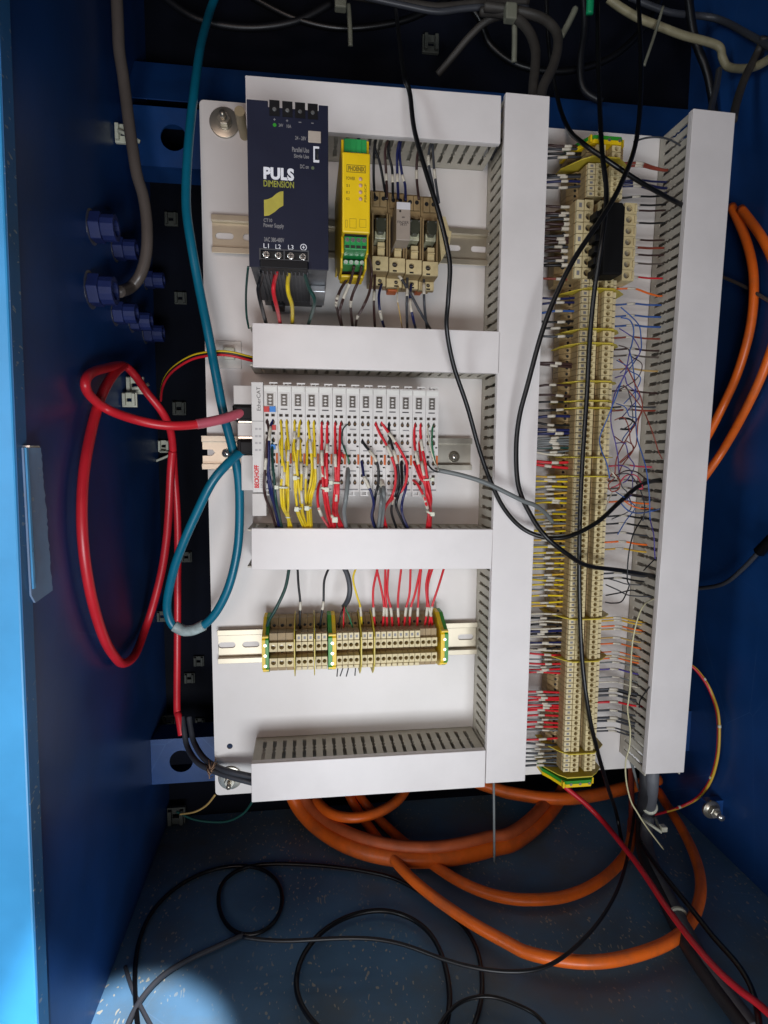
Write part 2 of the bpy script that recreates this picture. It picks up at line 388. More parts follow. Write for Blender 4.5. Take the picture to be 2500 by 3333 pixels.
hr = thing('header_channel', 'dark blue channel running across the cabinet just above the white plate', 'channel', (0, z0, -30))
MB().hexa([(WALL_X+.2, z0, -60), (WALL_R-.2, z0, -60), (WALL_R-.2, z1, -100), (WALL_X+.2, z1, -100)], [(WALL_X+.2, z0, -62), (WALL_R-.2, z0, -62), (WALL_R-.2, z1, -102), (WALL_X+.2, z1, -102)]).build('face', BLUE, hr)  # face sloped back on purpose so the low light leaves it dark
MB().box(WALL_X+.2, WALL_R-.2, z1-2, z1, -130, -102.2).build('flange', BLUE, hr)

# ------------------------------------------------------------------ mounting plate
tl = pm(667, 325, 0); bl = pm(685, 2590, 0); PXR = pm(2132, 2530, 0)[0]; PZT = pm(667, 325, 0)[1]; PZB = pm(685, 2590, 0)[1]
PXL = (tl[0]+bl[0])/2
b1 = pm(731, 402, 0); b2 = pm(750, 2530, 0); sh_ = pm(748, 2429, 0)
mp = thing('mounting_plate', 'large white steel mounting plate bolted to the blue beams at the back of the cabinet', 'plate', (0, PZB, -2))
outer = []
for cx_, cz_, a0 in ((PXR-4, PZT-4, 0), (PXL+4, PZT-4, 90), (PXL+4, PZB+4, 180), (PXR-4, PZB+4, 270)):
    for k in range(4):
        t = math.radians(a0+30*k); outer.append((cx_+4*math.cos(t), cz_+4*math.sin(t)))
MB().prism(outer, [circ(sh_[0], sh_[1], 3, 16), circ(b1[0], b1[1], 5), circ(b2[0], b2[1], 5)], -2, 0).build('sheet', PLATE, mp)
MB().box(PXL+.1, PXL+2, PZB+5, PZT-5, -14, -2.05).build('folded_edge', PLATE, mp)
def bolt(p, r, label):
    o = thing('mounting_bolt', label, 'bolt', (p[0], p[1], 0), 'bolts holding the white plate')
    MB().cyl(p[0], p[1], r, .05, 2.4, 32).build('washer', ZINC, o, True, bev=.4)
    MB().cyl(p[0], p[1], r*.52, 2.45, 4, 24).build('spring_washer', ZINC, o, bev=.3)
    MB().cyl(p[0]+.4, p[1]-.3, r*.46, 4.05, 11, 6).build('hex_head', ZINC, o, bev=.6)
    MB().cyl(p[0]+.4, p[1]-.3, r*.2, 11.05, 19, 12).build('threaded_end', ZINC, o, True)
bolt(b1, 13.6, 'shiny bolt with a large round washer in the top left corner of the white plate')
bolt(b2, 12.2, 'bolt and washer behind two black cables at the bottom left corner of the white plate')

# ------------------------------------------------------------------ slotted wiring ducts
PITCH = 10.0
def duct(corners, label, name='cable_duct', H=55., ends=True, m0=4., wall_extra=(0, 0)):
    """corners of the cover: start-left, start-right, end-right, end-left (pixels); runs start -> end"""
    q = [Vector(pm(x, y, H)) for x, y in corners]
    a = (q[0]+q[1])/2; b = (q[3]+q[2])/2; d = (b-a); Lg = d.length; d.normalize(); nrm = Vector((-d.y, d.x))
    wd = ((q[1]-q[0]).length+(q[2]-q[3]).length)/2
    if (q[1]-q[0]).dot(nrm) < 0: nrm = -nrm
    o_ = a-nrm*wd/2
    fr_ = lambda u, v, w_: (o_.x+d.x*u+nrm.x*v, o_.y+d.y*u+nrm.y*v, w_)
    root = thing(name, label, 'cable duct', fr_(Lg/2, wd/2, 0), 'white slotted cable ducts')
    c = MB()
    for (u0, u1, v0, v1, h0, h1) in ((0, Lg, -.4, wd+.4, H-1.6, H), (0, Lg, -.4, 1., H-7, H-1.6), (0, Lg, wd-1., wd+.4, H-7, H-1.6)):
        c.hexa([fr_(u0, v0, h0), fr_(u1, v0, h0), fr_(u1, v1, h0), fr_(u0, v1, h0)], [fr_(u0, v0, h1), fr_(u1, v0, h1), fr_(u1, v1, h1), fr_(u0, v1, h1)])
    c.build('cover', COVER, root, bev=.5)
    e0, e1 = wall_extra
    n = int((Lg+e0+e1)/PITCH); st = -e0+(Lg+e0+e1-n*PITCH)/2
    top = H-4
    def slot(u):
        w1, w2 = 1.9, .8; z0_, z1_, zm = 9., top-5.5, (9+top-5.5)/2
        return [(u-w1, z0_), (u+w1, z0_), (u+w1, zm-5), (u+w2, zm-3.2), (u+w1, zm-1.2), (u+w1, zm+1.2), (u+w2, zm+3.2), (u+w1, zm+5), (u+w1*.9, z1_), (u-w1*.9, z1_), (u-w1, zm+5), (u-w2, zm+3.2), (u-w1, zm+1.2), (u-w1, zm-1.2), (u-w2, zm-3.2), (u-w1, zm-5)]
    for side, v0, v1 in (('a', 1.1, 2.5), ('b', wd-2.5, wd-1.1)):
        m = MB(); cell = None
        base = MB().prism(rect(0, PITCH, 0, top), [slot(PITCH/2)], v0, v1)
        for k in range(n):
            u0 = st+k*PITCH
            m.add([fr_(x+u0, hh, zz) for x, zz, hh in base.v], base.f)
        for (ua, ub) in ((-e0, st), (st+n*PITCH, Lg+e1)):
            if ub-ua > .05:
                m.hexa([fr_(ua, v0, 0), fr_(ub, v0, 0), fr_(ub, v1, 0), fr_(ua, v1, 0)], [fr_(ua, v0, top), fr_(ub, v0, top), fr_(ub, v1, top), fr_(ua, v1, top)])
        wobj = m.build('slotted_wall', DUCTG, root)
        # drop the inner cell faces so light does not see doubled walls
    bm_ = MB().hexa([fr_(-e0, 1.1, .1), fr_(Lg+e1, 1.1, .1), fr_(Lg+e1, wd-1.1, .1), fr_(-e0, wd-1.1, .1)], [fr_(-e0, 1.1, 1.6), fr_(Lg+e1, 1.1, 1.6), fr_(Lg+e1, wd-1.1, 1.6), fr_(-e0, wd-1.1, 1.6)])
    bm_.build('base', DUCTG, root)
    return fr_, Lg, wd
duct([(800, 243), (800, 412), (1629, 463), (1632, 315)], 'topmost horizontal white cable duct, above the power supply', wall_extra=(0, 0))
duct([(822, 1052), (822, 1193), (1625, 1214), (1628, 1080)], 'horizontal white cable duct between the power supply and the row of input modules', wall_extra=(3, 0))
duct([(817, 1723), (820, 1852), (1602, 1852), (1603, 1723)], 'horizontal white cable duct just below the row of input modules', wall_extra=(4, 0))
duct([(820, 2487), (817, 2612), (1580, 2560), (1580, 2445)], 'lowest horizontal white cable duct, at the bottom edge of the plate', wall_extra=(0, 0))
duct([(1645, 303), (1792, 310), (1705, 2545), (1585, 2548)], 'long vertical white cable duct in the middle, left of the long terminal strip')
duct([(2262, 360), (2390, 360), (2228, 2520), (2100, 2515)], 'long vertical white cable duct at the right edge of the plate', wall_extra=(0, 4))

# ------------------------------------------------------------------ mounting rails
def rail(x0, x1, yt, yb, slots, label, mat_=ZINCY, deep=7.5, notch=False):
    xc = (x0+x1)/2
    X0, X1 = pm(x0, (yt+yb)/2, deep)[0], pm(x1, (yt+yb)/2, deep)[0]
    Z1, Z0 = pm(x0+20, yt, deep)[1], pm(x0+20, yb, deep)[1]
    o = thing('mounting_rail', label, 'rail', (X0, Z0, 0), 'slotted steel mounting rails')
    zm = (Z0+Z1)/2
    holes = [oblong(pm(s, (yt+yb)/2, 1.5)[0], zm, 17, 6.2) for s in slots]
    out_ = rect(X0, X1, Z0+5.5, Z1-5.5)
    if notch: out_ += [(X0, zm+3.1), (X0+9, zm+3.1), (X0+12, zm), (X0+9, zm-3.1), (X0, zm-3.1)]
    MB().prism(out_, holes, .6, 1.7).build('web', mat_, o)
    f_ = MB()
    for a, b, s in ((Z1-5.4, Z1, 1), (Z0, Z0+5.4, -1)):
        f_.box(X0, X1, a, b, deep-1.1, deep)
        zz = a if s == 1 else b
        f_.box(X0, X1, zz-.55, zz+.55, .6, deep-1.15)
    f_.build('flange', mat_, o, bev=.25)
    return o, zm
rail(688, 1592, 697, 822, [731, 820, 1474, 1561], 'upper horizontal slotted steel rail carrying the power supply')
r2, _ = rail(656, 1537, 1418, 1528, [1150], 'middle horizontal slotted steel rail sticking out left of the row of input modules', ZINC, notch=True)
rail(708, 1553, 2052, 2161, [739, 817, 1515], 'lower horizontal slotted steel rail carrying the short terminal row')
xq, zq = pm(1478, 1487, 2)
rs = thing('rail_screw', 'slotted pan head screw on the middle rail right of the input modules', 'screw', (xq, zq, 1.7))
MB().cyl(xq, zq, 5.6, 1.75, 3.2, 24).build('washer', ZINC, rs, True)
MB().cyl(xq, zq, 3.6, 3.25, 5.2, 20, 3).build('head', STEEL, rs, True)
MB().box(xq-.5, xq+.5, zq-2.6, zq+2.6, 5.21, 5.4).build('slot', VOID, rs)
xq, zq = pm(737, 1475, 2)
rs = thing('rail_screw', 'round screw on the left end of the middle rail beside the teal cable', 'screw', (xq, zq, 1.7))
MB().cyl(xq, zq, 4.6, 1.75, 4.2, 20, 3.6).build('head', STEEL, rs, True); MB().box(xq-.5, xq+.5, zq-2.6, zq+2.6, 4.21, 4.4).build('slot', VOID, rs)

# ================================================================== POWER SUPPLY
HP = 145.
ps = thing('power_supply', 'tall dark navy power supply with a gold emblem on the upper rail', 'power supply', (*pm(940, 870, HP), 8))
xl = (pm(806, 330, HP)[0]+pm(808, 866, HP)[0])/2; xr = (pm(1072, 346, HP)[0]+pm(1066, 880, HP)[0])/2
zt = (pm(806, 322, HP)[1]+pm(1072, 345, HP)[1])/2; zb_ = (pm(808, 866, HP)[1]+pm(1066, 880, HP)[1])/2
nx0 = pm(872, 335, HP)[0]; nx1 = pm(1037, 345, HP)[0]
wb = (pm(846, 848, HP)[0], pm(1004, 848, HP)[0]); wz = pm(930, 848, HP)[1]
sx0, sx1 = pm(845, 830, HP)[0], pm(1005, 830, HP)[0]; sz0, sz1 = pm(925, 848, HP)[1], pm(925, 813, HP)[1]
outer = [(xl, zb_), (wb[0], zb_), (wb[0], wz-.2), (wb[1], wz-.2), (wb[1], zb_), (xr, zb_), (xr, zt), (nx1, zt), (nx1, zt-4), (nx0, zt-4), (nx0, zt), (xl, zt)]
win = rect(pm(988, 350, HP)[0]-0, pm(1036, 350, HP)[0], 0, 0)
s1 = [rect(sx0+.8, (sx0+sx1)/2-.6, sz0+.8, sz1-.8), rect((sx0+sx1)/2+.6, sx1-.8, sz0+.8, sz1-.8)]
dq = [pm(1021, 478, HP), pm(1040, 530, HP)]
sw = rect(pm(1029, 500, HP)[0], pm(1036, 500, HP)[0], pm(1030, 522, HP)[1], pm(1030, 484, HP)[1])
MB().prism(outer, s1+[sw], HP-1.6, HP).build('front_panel', NAVY, ps, bev=.25)
MB().box(xl+.6, xr-.6, zb_+.6, zt-4.6, 47, HP-7).build('housing', ALU, ps, bev=.8)
MB().box(xl+2, xr-2, zb_+6, zt-8, 8, 46.9).build('rear_housing', HEAT, ps)
MB().box(xl+1, xr-1, zb_+.2, zb_+.55, 50, HP-2).build('bottom_vent_plate', HEAT, ps)
for k in range(13):
    x = xl+6+k*(xr-xl-22)/12
    MB().box(x, x+.9, zb_-1.4, zb_+.19, 50, HP-6).build('cooling_rib', HEAT, ps)
MB().box(sx0, sx1, zb_+1, sz1+1, HP-6.9, HP-1.7).build('screw_recess', VOID, ps)
MB().box(wb[0]+.3, wb[1]-.3, pm(930, 876, HP)[1], wz-.4, HP-15, HP+2).build('plug', BLACK, ps, bev=.5)
MB().prism(rect(sx0-.2, sx1+.2, sz0-.2, sz1+.2), s1, HP+.03, HP+.5).build('terminal_frame', HEAT, ps)
for i, (x, y) in enumerate(((867, 829), (907, 832), (947, 834), (986, 837))):
    X, Z = pm(x, y, HP-1.5); s_ = MB().cyl(X, Z, 2.5, HP-1.65, HP-.4, 16).build('terminal_screw', STEEL, ps, bev=.3)
    MB().box(X-1.9, X+1.9, Z-.3, Z+.3, HP-.39, HP-.25).build('slot', VOID, s_); MB().box(X-.3, X+.3, Z-1.9, Z+1.9, HP-.385, HP-.245).build('slot', VOID, s_)
for x in (894, 936, 977, 1018):            # upper output screws
    X, Z = pm(x, 361+(x-894)*.09, HP-2)
    MB().box(X-3.6, X+3.6, Z-4.5, Z+6, HP+.03, HP+.35).build('output_recess', BLACK, ps)
    MB().cyl(X, Z, 1.5, HP+.36, HP+.9, 10, 1.0).build('output_screw', STEEL, ps)
X, Z = pm(1024, 447, HP); MB().box(X-4.6, X+4.6, Z-4, Z+4, HP+.03, HP+.9).build('trimmer_cap', RELAYG, ps, bev=.8)
br = MB(); xx = [pm(p, 500, HP)[0] for p in (1020, 1025, 1039)]; zz = [pm(1030, p, HP)[1] for p in (477, 484, 521, 529)]
br.prism([(xx[0], zz[3]), (xx[2], zz[3]), (xx[2], zz[2]), (xx[1], zz[2]), (xx[1], zz[1]), (xx[2], zz[1]), (xx[2], zz[0]), (xx[0], zz[0])], [], HP+.03, HP+.2)
br.build('switch_bracket', WHT, ps)
lettering('PULS', (858, 549, 957, 583), HP, WHT, ps, bold=.05)
lettering('DIMENSION', (858, 592, 957, 607), HP, OLIVE, ps)
lettering('24 - 28V', (961, 445, 997, 455), HP, GREYP, ps)
lettering('Parallel Use', (951, 482, 1006, 494), HP, GREYP, ps)
lettering('Single Use', (957, 504, 1006, 517), HP, GREYP, ps)
lettering('DC on', (977, 537, 1005, 548), HP, GREYP, ps)
lettering('+', (890, 385, 897, 393), HP, GREYP, ps); lettering('+', (931, 389, 938, 397), HP, GREYP, ps)
lettering('-', (972, 397, 981, 399), HP, GREYP, ps); lettering('-', (1013, 400, 1021, 402), HP, GREYP, ps)
lettering('24V', (907, 403, 922, 412), HP, GREYP, ps); lettering('10A', (933, 406, 948, 416), HP, GREYP, ps)
X, Z = pm(894, 407, HP); MB().cyl(X, Z, 1.3, HP+.02, HP+.2, 10).build('indicator', GRNB, ps)
X, Z = pm(1018, 547, HP); MB().cyl(X, Z, 1.2, HP+.02, HP+.2, 10).build('indicator', mat('green_led', (96, 106, 84), .3), ps)
lettering('CT10', (858, 712, 886, 722), HP, GREYP, ps); lettering('Power Supply', (858, 729, 924, 743), HP, GREYP, ps)
lettering('3AC 380-480V', (860, 775, 925, 786), HP, GREYP, ps)
lettering('L1', (858, 793, 875, 807), HP, WHT, ps, bold=0); lettering('L2', (897, 796, 914, 810), HP, WHT, ps, bold=0); lettering('L3', (938, 798, 955, 812), HP, WHT, ps, bold=0)
X, Z = pm(988, 805, HP); MB().prism(circ(X, Z, 2.4, 20), [circ(X, Z, 1.9, 20)], HP+.02, HP+.15).build('earth_symbol', WHT, ps)
lettering('+', (984, 800, 992, 810), HP, WHT, ps)
fl = [pm(*p, HP) for p in px('B1', (350, 1960), (430, 1945), (510, 1910), (590, 1840), (660, 1800), (725, 1790), (725, 2070), (650, 2110), (560, 2190), (450, 2260), (355, 2270))]
MB().prism(fl, [], HP+.02, HP+.15).build('emblem', YGOLD, ps)
X, Z = pm(1034, 902, 105); s_ = MB().cyl(X, Z, 5.2, 104, 107, 18).build('housing_screw', ZINC, ps, bev=.5)
MB().box(X-6, X+6, zb_-5, zb_+.1, 60, 104).build('screw_lug', ALU, ps, bev=.4)
MB().box(*[pm(q, 985, 30)[0] for q in (884, 925)], pm(900, 1000, 30)[1], pm(900, 970, 30)[1], 12, 34).build('rail_clip', BLACK, ps, bev=1)

def wires(sheet, rows, prefix, group, hs=(76, 86, 45), wpx=8.5, cat='wire', name='wire'):
    """rows: (colour, label, [sleeve ranges], points)"""
    for col, label, sl, pts in rows:
        n_ = len(pts)
        hf = lambda t, x, y: hs[0]+(hs[1]-hs[0])*min(1, t*3) if t < .67 else hs[1]+(hs[2]-hs[1])*(t-.67)/.33
        wv = wpx
        if isinstance(col, tuple): col, wv = col
        cable(name, prefix+label if label else prefix, cat, col, path(sheet, pts, hf), wv, group, sl, n=7, sub=5)
wires('B2', [
    (('black', 13), 'black wire leftmost under the power supply plug', [], [(320, 1150), (280, 1350), (240, 1540), (300, 1850), (400, 2230)]),
    (('red', 13), 'red wire coming out under the power supply plug', [], [(600, 1150), (540, 1380), (530, 1600), (600, 1900), (665, 2230)]),
    (('yellow', 13), 'thick yellow wire coming out under the power supply plug', [], [(830, 1150), (795, 1400), (810, 1600), (880, 1850), (880, 2230)]),
    (('dkgreen', 12), 'dark green wire rightmost under the power supply plug', [], [(1085, 1150), (1200, 1500), (1300, 1700), (1280, 1900), (1170, 2230)])],
    '', 'wires from the power supply to the duct', (HP-7, 110, 30))
cable('wire', 'thin dark green wire bowing down the left side of the power supply', 'wire', 'dkgreen', path('B2', [(45, 1100, 120), (10, 1500, 90), (5, 1800, 60), (20, 2050, 50), (60, 2260, 40)], 0), 7)

# ================================================================== SAFETY RELAY (yellow)
HY = 138.
sr = thing('safety_relay', 'narrow bright yellow relay module with green screw terminals', 'relay module', (*pm(1150, 900, 100), 8))
yx0, yx1 = pm(1114, 600, HY)[0], pm(1205, 600, HY)[0]
yz1, yz0 = pm(1160, 496, HY)[1], pm(1150, 757, HY)[1]
MB().box(yx0, yx1, yz0, yz1, HY-12, HY).build('front_cover', YEL, sr, bev=1)
g1 = pm(1150, 820, HY-8)[1]; g2 = pm(1150, 874, HY-30)[1]; g0 = pm(1150, 465, HY-14)[1]; yb = pm(1140, 900, 90)[1]
side = [(168, 12), (168, 45), (g2-1.5, 80), (g2-1.5, HY-26), (g1, HY-24), (g1, HY-12.05), (g0+1, HY-12.05), (g0+1, 12)]
for xa_ in (yx0, yx1-1.8): MB().prism(side, [], xa_, xa_+1.8, lambda u, v, w: (w, u, v)).build('side_wall', YEL, sr, bev=.4)
hb = mat('black_brown_housing', (48, 42, 36), .5)
MB().prism([(170, 10), (170, 44), (g2+.3, 78), (g2+.3, HY-40), (g0-2, HY-40), (g0-2, 10)], [], yx0+1.85, yx1-1.85, lambda u, v, w: (w, u, v)).build('housing', hb, sr)
MB().box(yx0+1, yx1-1, g2-4, g2-1.6, 78, 98).build('foot_latch', YEL, sr, bev=1)
def green_block(za_, zb2, h1, n, screws_y, hz):
    w_ = (yx1-yx0-3.8)/n; b = MB().box(yx0+1.9, yx1-1.9, za_, zb2, HY-39.5, h1).build('terminal_block', GRN, sr, bev=.5)
    for i in range(n):
        X = yx0+1.9+w_*(i+.5)
        MB().cyl(X, screws_y, 1.7, h1-.4, h1+.25, 12).build('screw', STEEL, b)
        MB().box(X-1.6, X+1.6, za_+1, za_+3.2, h1+.02, h1+.12).build('wire_opening', DARK, b)
        if i: MB().box(X-w_/2-.15, X-w_/2+.15, za_+.2, zb2-.2, h1+.02, h1+.5).build('rib', GRN, b)
green_block(g1+.4, yz0-1.4, HY-4, 4, (g1*.35+(yz0-1.4)*.65)+1.0, 0)
green_block(g2+.4, g1-1.8, HY-22, 4, g2*.4+(g1-1.8)*.6, 0)
green_block(yz1+.5, g0, HY-8, 4, yz1+2.2, 0)
MB().box(yx0+2, yx1-2, yz0-1.2, yz0-.1, HY-14, HY-3).build('gap', VOID, sr)
for y in (583, 604, 626, 648):
    X, Z = pm(1173.5, y, HY); MB().cyl(X, Z, 1.35, HY+.02, HY+.35, 14).build('indicator', LED, sr, True)
X0, Z0_ = pm(1128, 560, HY); X1_, Z1_ = pm(1191, 539, HY)
lb = MB().prism(rect(X0, X1_, Z0_, Z1_), [rect(X0+.5, X1_-.5, Z0_+.5, Z1_-.5)], HY+.02, HY+.1).build('label_outline', INKY, sr)
lettering('PHOENIX', (1133, 543, 1188, 556), HY, INKY, sr, bold=.05)
lettering('POWER', (1127, 576, 1156, 585), HY, INKY, sr)
for y, s_ in ((600, 'S1'), (622, 'K1'), (643, 'K2')): lettering(s_, (1127, y, 1138, y+8), HY, INKY, sr)
lettering('PSR-SCP', (1186, 598, 1193, 658), HY, INKY, sr, vert=True)
for (a, b, c, d) in ((1124, 716, 1131, 740), (1138, 712, 1160, 742), (1170, 714, 1192, 740)):
    xa, za1 = pm(a, d, HY); xb, zb1 = pm(c, b, HY)
    MB().prism(rect(xa, xb, za1, zb1), [rect(xa+.25, xb-.25, za1+.25, zb1-.25)], HY+.02, HY+.08).build('diagram_line', INKY, sr)
BR = 'brown wire with a white marker sleeve '
wires('Z2', [
    ('brown', BR+'leftmost below the yellow relay module', [(.42, .52)], [(330, 1130), (290, 1280), (250, 1400), (190, 1500), (150, 1620), (170, 1720), (200, 1850)]),
    ('brown', BR+'joining the leftmost one below the yellow relay module', [(.2, .35)], [(312, 1290), (280, 1420), (230, 1540), (190, 1660), (185, 1730), (208, 1850)]),
    ('brown', BR+'third below the yellow relay module', [(.42, .52)], [(380, 1290), (350, 1420), (300, 1540), (280, 1650), (300, 1850)]),
    ('brown', BR+'bulging right below the yellow relay module', [(.68, .77)], [(400, 1130), (450, 1230), (470, 1350), (450, 1520), (390, 1660), (340, 1750), (325, 1850)])],
    '', 'brown wires below the yellow relay module', (HY-20, 90, 30), 9)

# ================================================================== RELAY SOCKETS
so_pitch = mmpx(53.3, 55); sx_ = pm(1230, 852, 58)[0]
def step_body(x0, x1):
    pr = [(-54, 10), (-54, 29), (-59.5, 36), (-59.5, 40), (-51.5, 40), (-51.5, 58), (-39, 58), (-39, 42), (0, 42), (0, 50), (20, 50), (24, 42), (26, 10)]
    return MB().prism(pr, [], x0, x1, lambda u, v, w_: (w_, u, v))
railz = pm(1330, 762, 8)[1]
def socket(label):
    r = thing('relay_socket', label, 'relay socket', (0, 0, 0), 'beige relay sockets beside the yellow module')
    W = so_pitch-.35
    step_body(0, W).build('body', BEID, r, bev=.3)
    for (zh, z0_, z1_, h1, xo) in ((-44.6, -51.3, -39.2, 58, W*.36), (-53.6, -59.3, -50.6, 40, W*.62)):
        top = MB().prism(rect(.3, W-.3, z0_, z1_ if h1 == 58 else -51.7), [circ(xo, zh-(0 if h1 == 58 else 1.2), 2.4 if h1 == 58 else 1.8, 16)], h1+.02, h1+2.4).build('terminal_face', BEI, r, bev=.25)
        zs = zh-(0 if h1 == 58 else 1.2)
        s_ = MB().cyl(xo, zs, 2.0 if h1 == 58 else 1.7, h1+.03, h1+.6, 12).build('screw', DARK, top)
        MB().box(xo-1.5, xo+1.5, zs-.25, zs+.25, h1+.61, h1+.75).build('slot', ZINC, s_)
        MB().box(xo-1.8, xo+1.8, z0_+.3, z0_+1.7, h1+2.41, h1+2.5).build('wire_opening', VOID, top)
    for xo in (W*.3, W*.72):
        t_ = MB().box(xo-2.9, xo+2.9, 6, 18, 50.05, 53.5).build('upper_terminal', BEID, r, bev=.3)
        MB().cyl(xo, 12.5, 1.8, 53.55, 53.9, 12).build('screw', VOID, t_)
    MB().box(W*.36, W*.8, -38, -25.5, 42.05, 56).build('release_lever', BEI, r, bev=.5)
    MB().box(W*.36, W*.8, -31.6, -30.6, 56.05, 58).build('lever_rib', BEI, r, bev=.2)
    MB().box(.2, 1.6, -38, -1, 42.05, 57).build('cheek', BEID, r, bev=.3); MB().box(W-1.6, W-.2, -38, -1, 42.05, 57).build('cheek', BEID, r, bev=.3)
    MB().box(1.7, W-1.7, -24.5, -1, 42.02, 42.3).build('contact_well', DARK, r)
    return r
slabels = ['beige relay socket nearest the yellow module, with an empty bay', 'second beige relay socket, holding the grey relay', 'third beige relay socket, just right of the grey relay', 'fourth beige relay socket, partly behind the hanging black cable']
proto = socket(slabels[0])
for i in range(4):
    o = proto if i == 0 else copy_tree(proto)
    o['label'] = slabels[i]; o.location = ((sx_-so_pitch*.36+i*so_pitch)/1000, 0, (railz-.8*i)/1000)
def retainer(i, label):
    x0 = sx_-so_pitch*.36+i*so_pitch; W = so_pitch
    o = thing('relay_retainer', label, 'retaining clip', (x0, railz, 40), 'smoked plastic retainers in the empty relay sockets')
    pr = [(x0+2.6, railz-8.5), (x0+2.6, railz-17), (x0+4.5, railz-21), (x0+W-5.5, railz-21), (x0+W-3.4, railz-17), (x0+W-3.4, railz-8.5)]
    MB().prism(pr, [], 42.4, 66).build('cap', mat('smoked_green_cap', (66, 68, 56), .3), o, bev=.6)
    MB().box(x0+2.6, x0+W-3.2, railz-24, railz-17.5, 42.4, 60).build('clear_skirt', mat('milky_clear_plastic', (190, 190, 160), .25, var=.3, scale=200), o, bev=.5)
    for x in (x0+3.6, x0+W-4.4): MB().cyl(x, railz-9.8, .7, 66.05, 66.6, 8).build('rivet', STEEL, o)
retainer(0, 'smoked plastic retainer nearest the yellow relay module'); retainer(2, 'smoked plastic retainer just right of the grey relay'); retainer(3, 'smoked plastic retainer behind the hanging black cable')
HG = 76.
q = [pm(*p, HG) for p in px('B4', (535, 335), (815, 335), (795, 1060), (530, 1070))]
gx0, gx1, gz1, gz0 = (q[0][0]+q[3][0])/2, (q[1][0]+q[2][0])/2, q[0][1], q[3][1]
gr = thing('plug_in_relay', 'slim grey plug-in relay with a white top in the second relay socket', 'relay', ((gx0+gx1)/2, gz0, 42))
MB().box(gx0, gx1, gz0, gz1, 42, HG).build('case', RELAYG, gr, bev=.6)
MB().box(gx0+.2, gx1-.2, gz1-6, gz1-.2, HG+.03, HG+.6).build('top_cap', WHT, gr, bev=.2)
X, Z = pm(*px('B4', (608, 515))[0], HG); MB().cyl(X, Z, 1.0, HG+.02, HG+.2, 10).build('indicator', DARK, gr)
x_, y_ = px('B4', (640, 620), (700, 650))[0], px('B4', (640, 620), (700, 650))[1]
lettering('24V', (x_[0], x_[1], y_[0], y_[1]), HG, INK, gr)
a, b = px('B4', (555, 712), (775, 750)); lettering('FINDER', (a[0], a[1], b[0], b[1]), HG, INK, gr, bold=.0)
a, b = px('B4', (605, 762), (735, 792)); lettering('38.51', (a[0], a[1], b[0], b[1]), HG, INK, gr, bold=.0)
# end clamp and orange links
def bx(s, a, b, h):
    (x0, y0), (x1, y1) = px(s, a, b); A = pm(x0, y1, h); B = pm(x1, y0, h); return A[0], B[0], A[1], B[1]
e = bx('B4', (1395, 640), (1600, 1470), 45)
ec = thing('end_clamp', 'beige rounded end clamp right of the relay sockets on the upper rail', 'end clamp', (e[0], e[2], 8))
MB().prism([(e[0], e[2]), (e[1]-9, e[2]), (e[1]-2, e[2]+12), (e[1], e[2]+26), (e[1]-2, e[3]-12), (e[1]-6, e[3]), (e[0]-4, e[3]+1)], [], 8, 46).build('body', BEI, ec, bev=1)
MB().cyl(e[1]-5, (e[2]+e[3])/2, 2, 46.05, 47, 12).build('screw', ZINC, ec)
for k, (a, b) in enumerate((((360, 1930), (545, 2080)), ((905, 1980), (1030, 2090)))):
    e = bx('B4', a, b, 26)
    tag(MB().box(e[0], e[1], e[2], e[3], 16, 30).build('bridge_tab', ORNG, None, bev=.8), ['orange plastic tab under the second relay socket', 'orange plastic tab under the rightmost relay socket'][k], 'plastic tab', 'orange tabs below the relay sockets')
wires('Z2', [
    ('brown', 'brown marked wire below the first relay socket', [(.36, .5)], [(500, 1310), (495, 1500), (490, 1650), (500, 1850)]),
    ('navy', 'navy marked wire below the first relay socket', [(.5, .72)], [(560, 1450), (535, 1550), (545, 1700), (585, 1850)]),
    (('tan', 4), 'thin tan wire below the relay sockets', [(.15, .35)], [(710, 1470), (700, 1580), (720, 1700), (745, 1850)]),
    ('dkgrey', 'straight grey wire below the third relay socket', [(.3, .42)], [(790, 1330), (790, 1500), (785, 1650), (790, 1850)]),
    ('dkgrey', 'long grey wire slanting from the second relay socket to lower right', [(.1, .18)], [(655, 1320), (720, 1380), (820, 1540), (900, 1690), (960, 1790), (1000, 1860)]),
    ('navy', 'navy marked wire below the third relay socket', [(.28, .5)], [(825, 1450), (815, 1600), (840, 1750), (865, 1850)]),
    ('dkgrey', 'grey marked wire below the fourth relay socket', [(.2, .38)], [(940, 1340), (940, 1500), (945, 1650), (965, 1850)])],
    '', 'wires below the relay sockets', (46, 52, 30), 8.5)
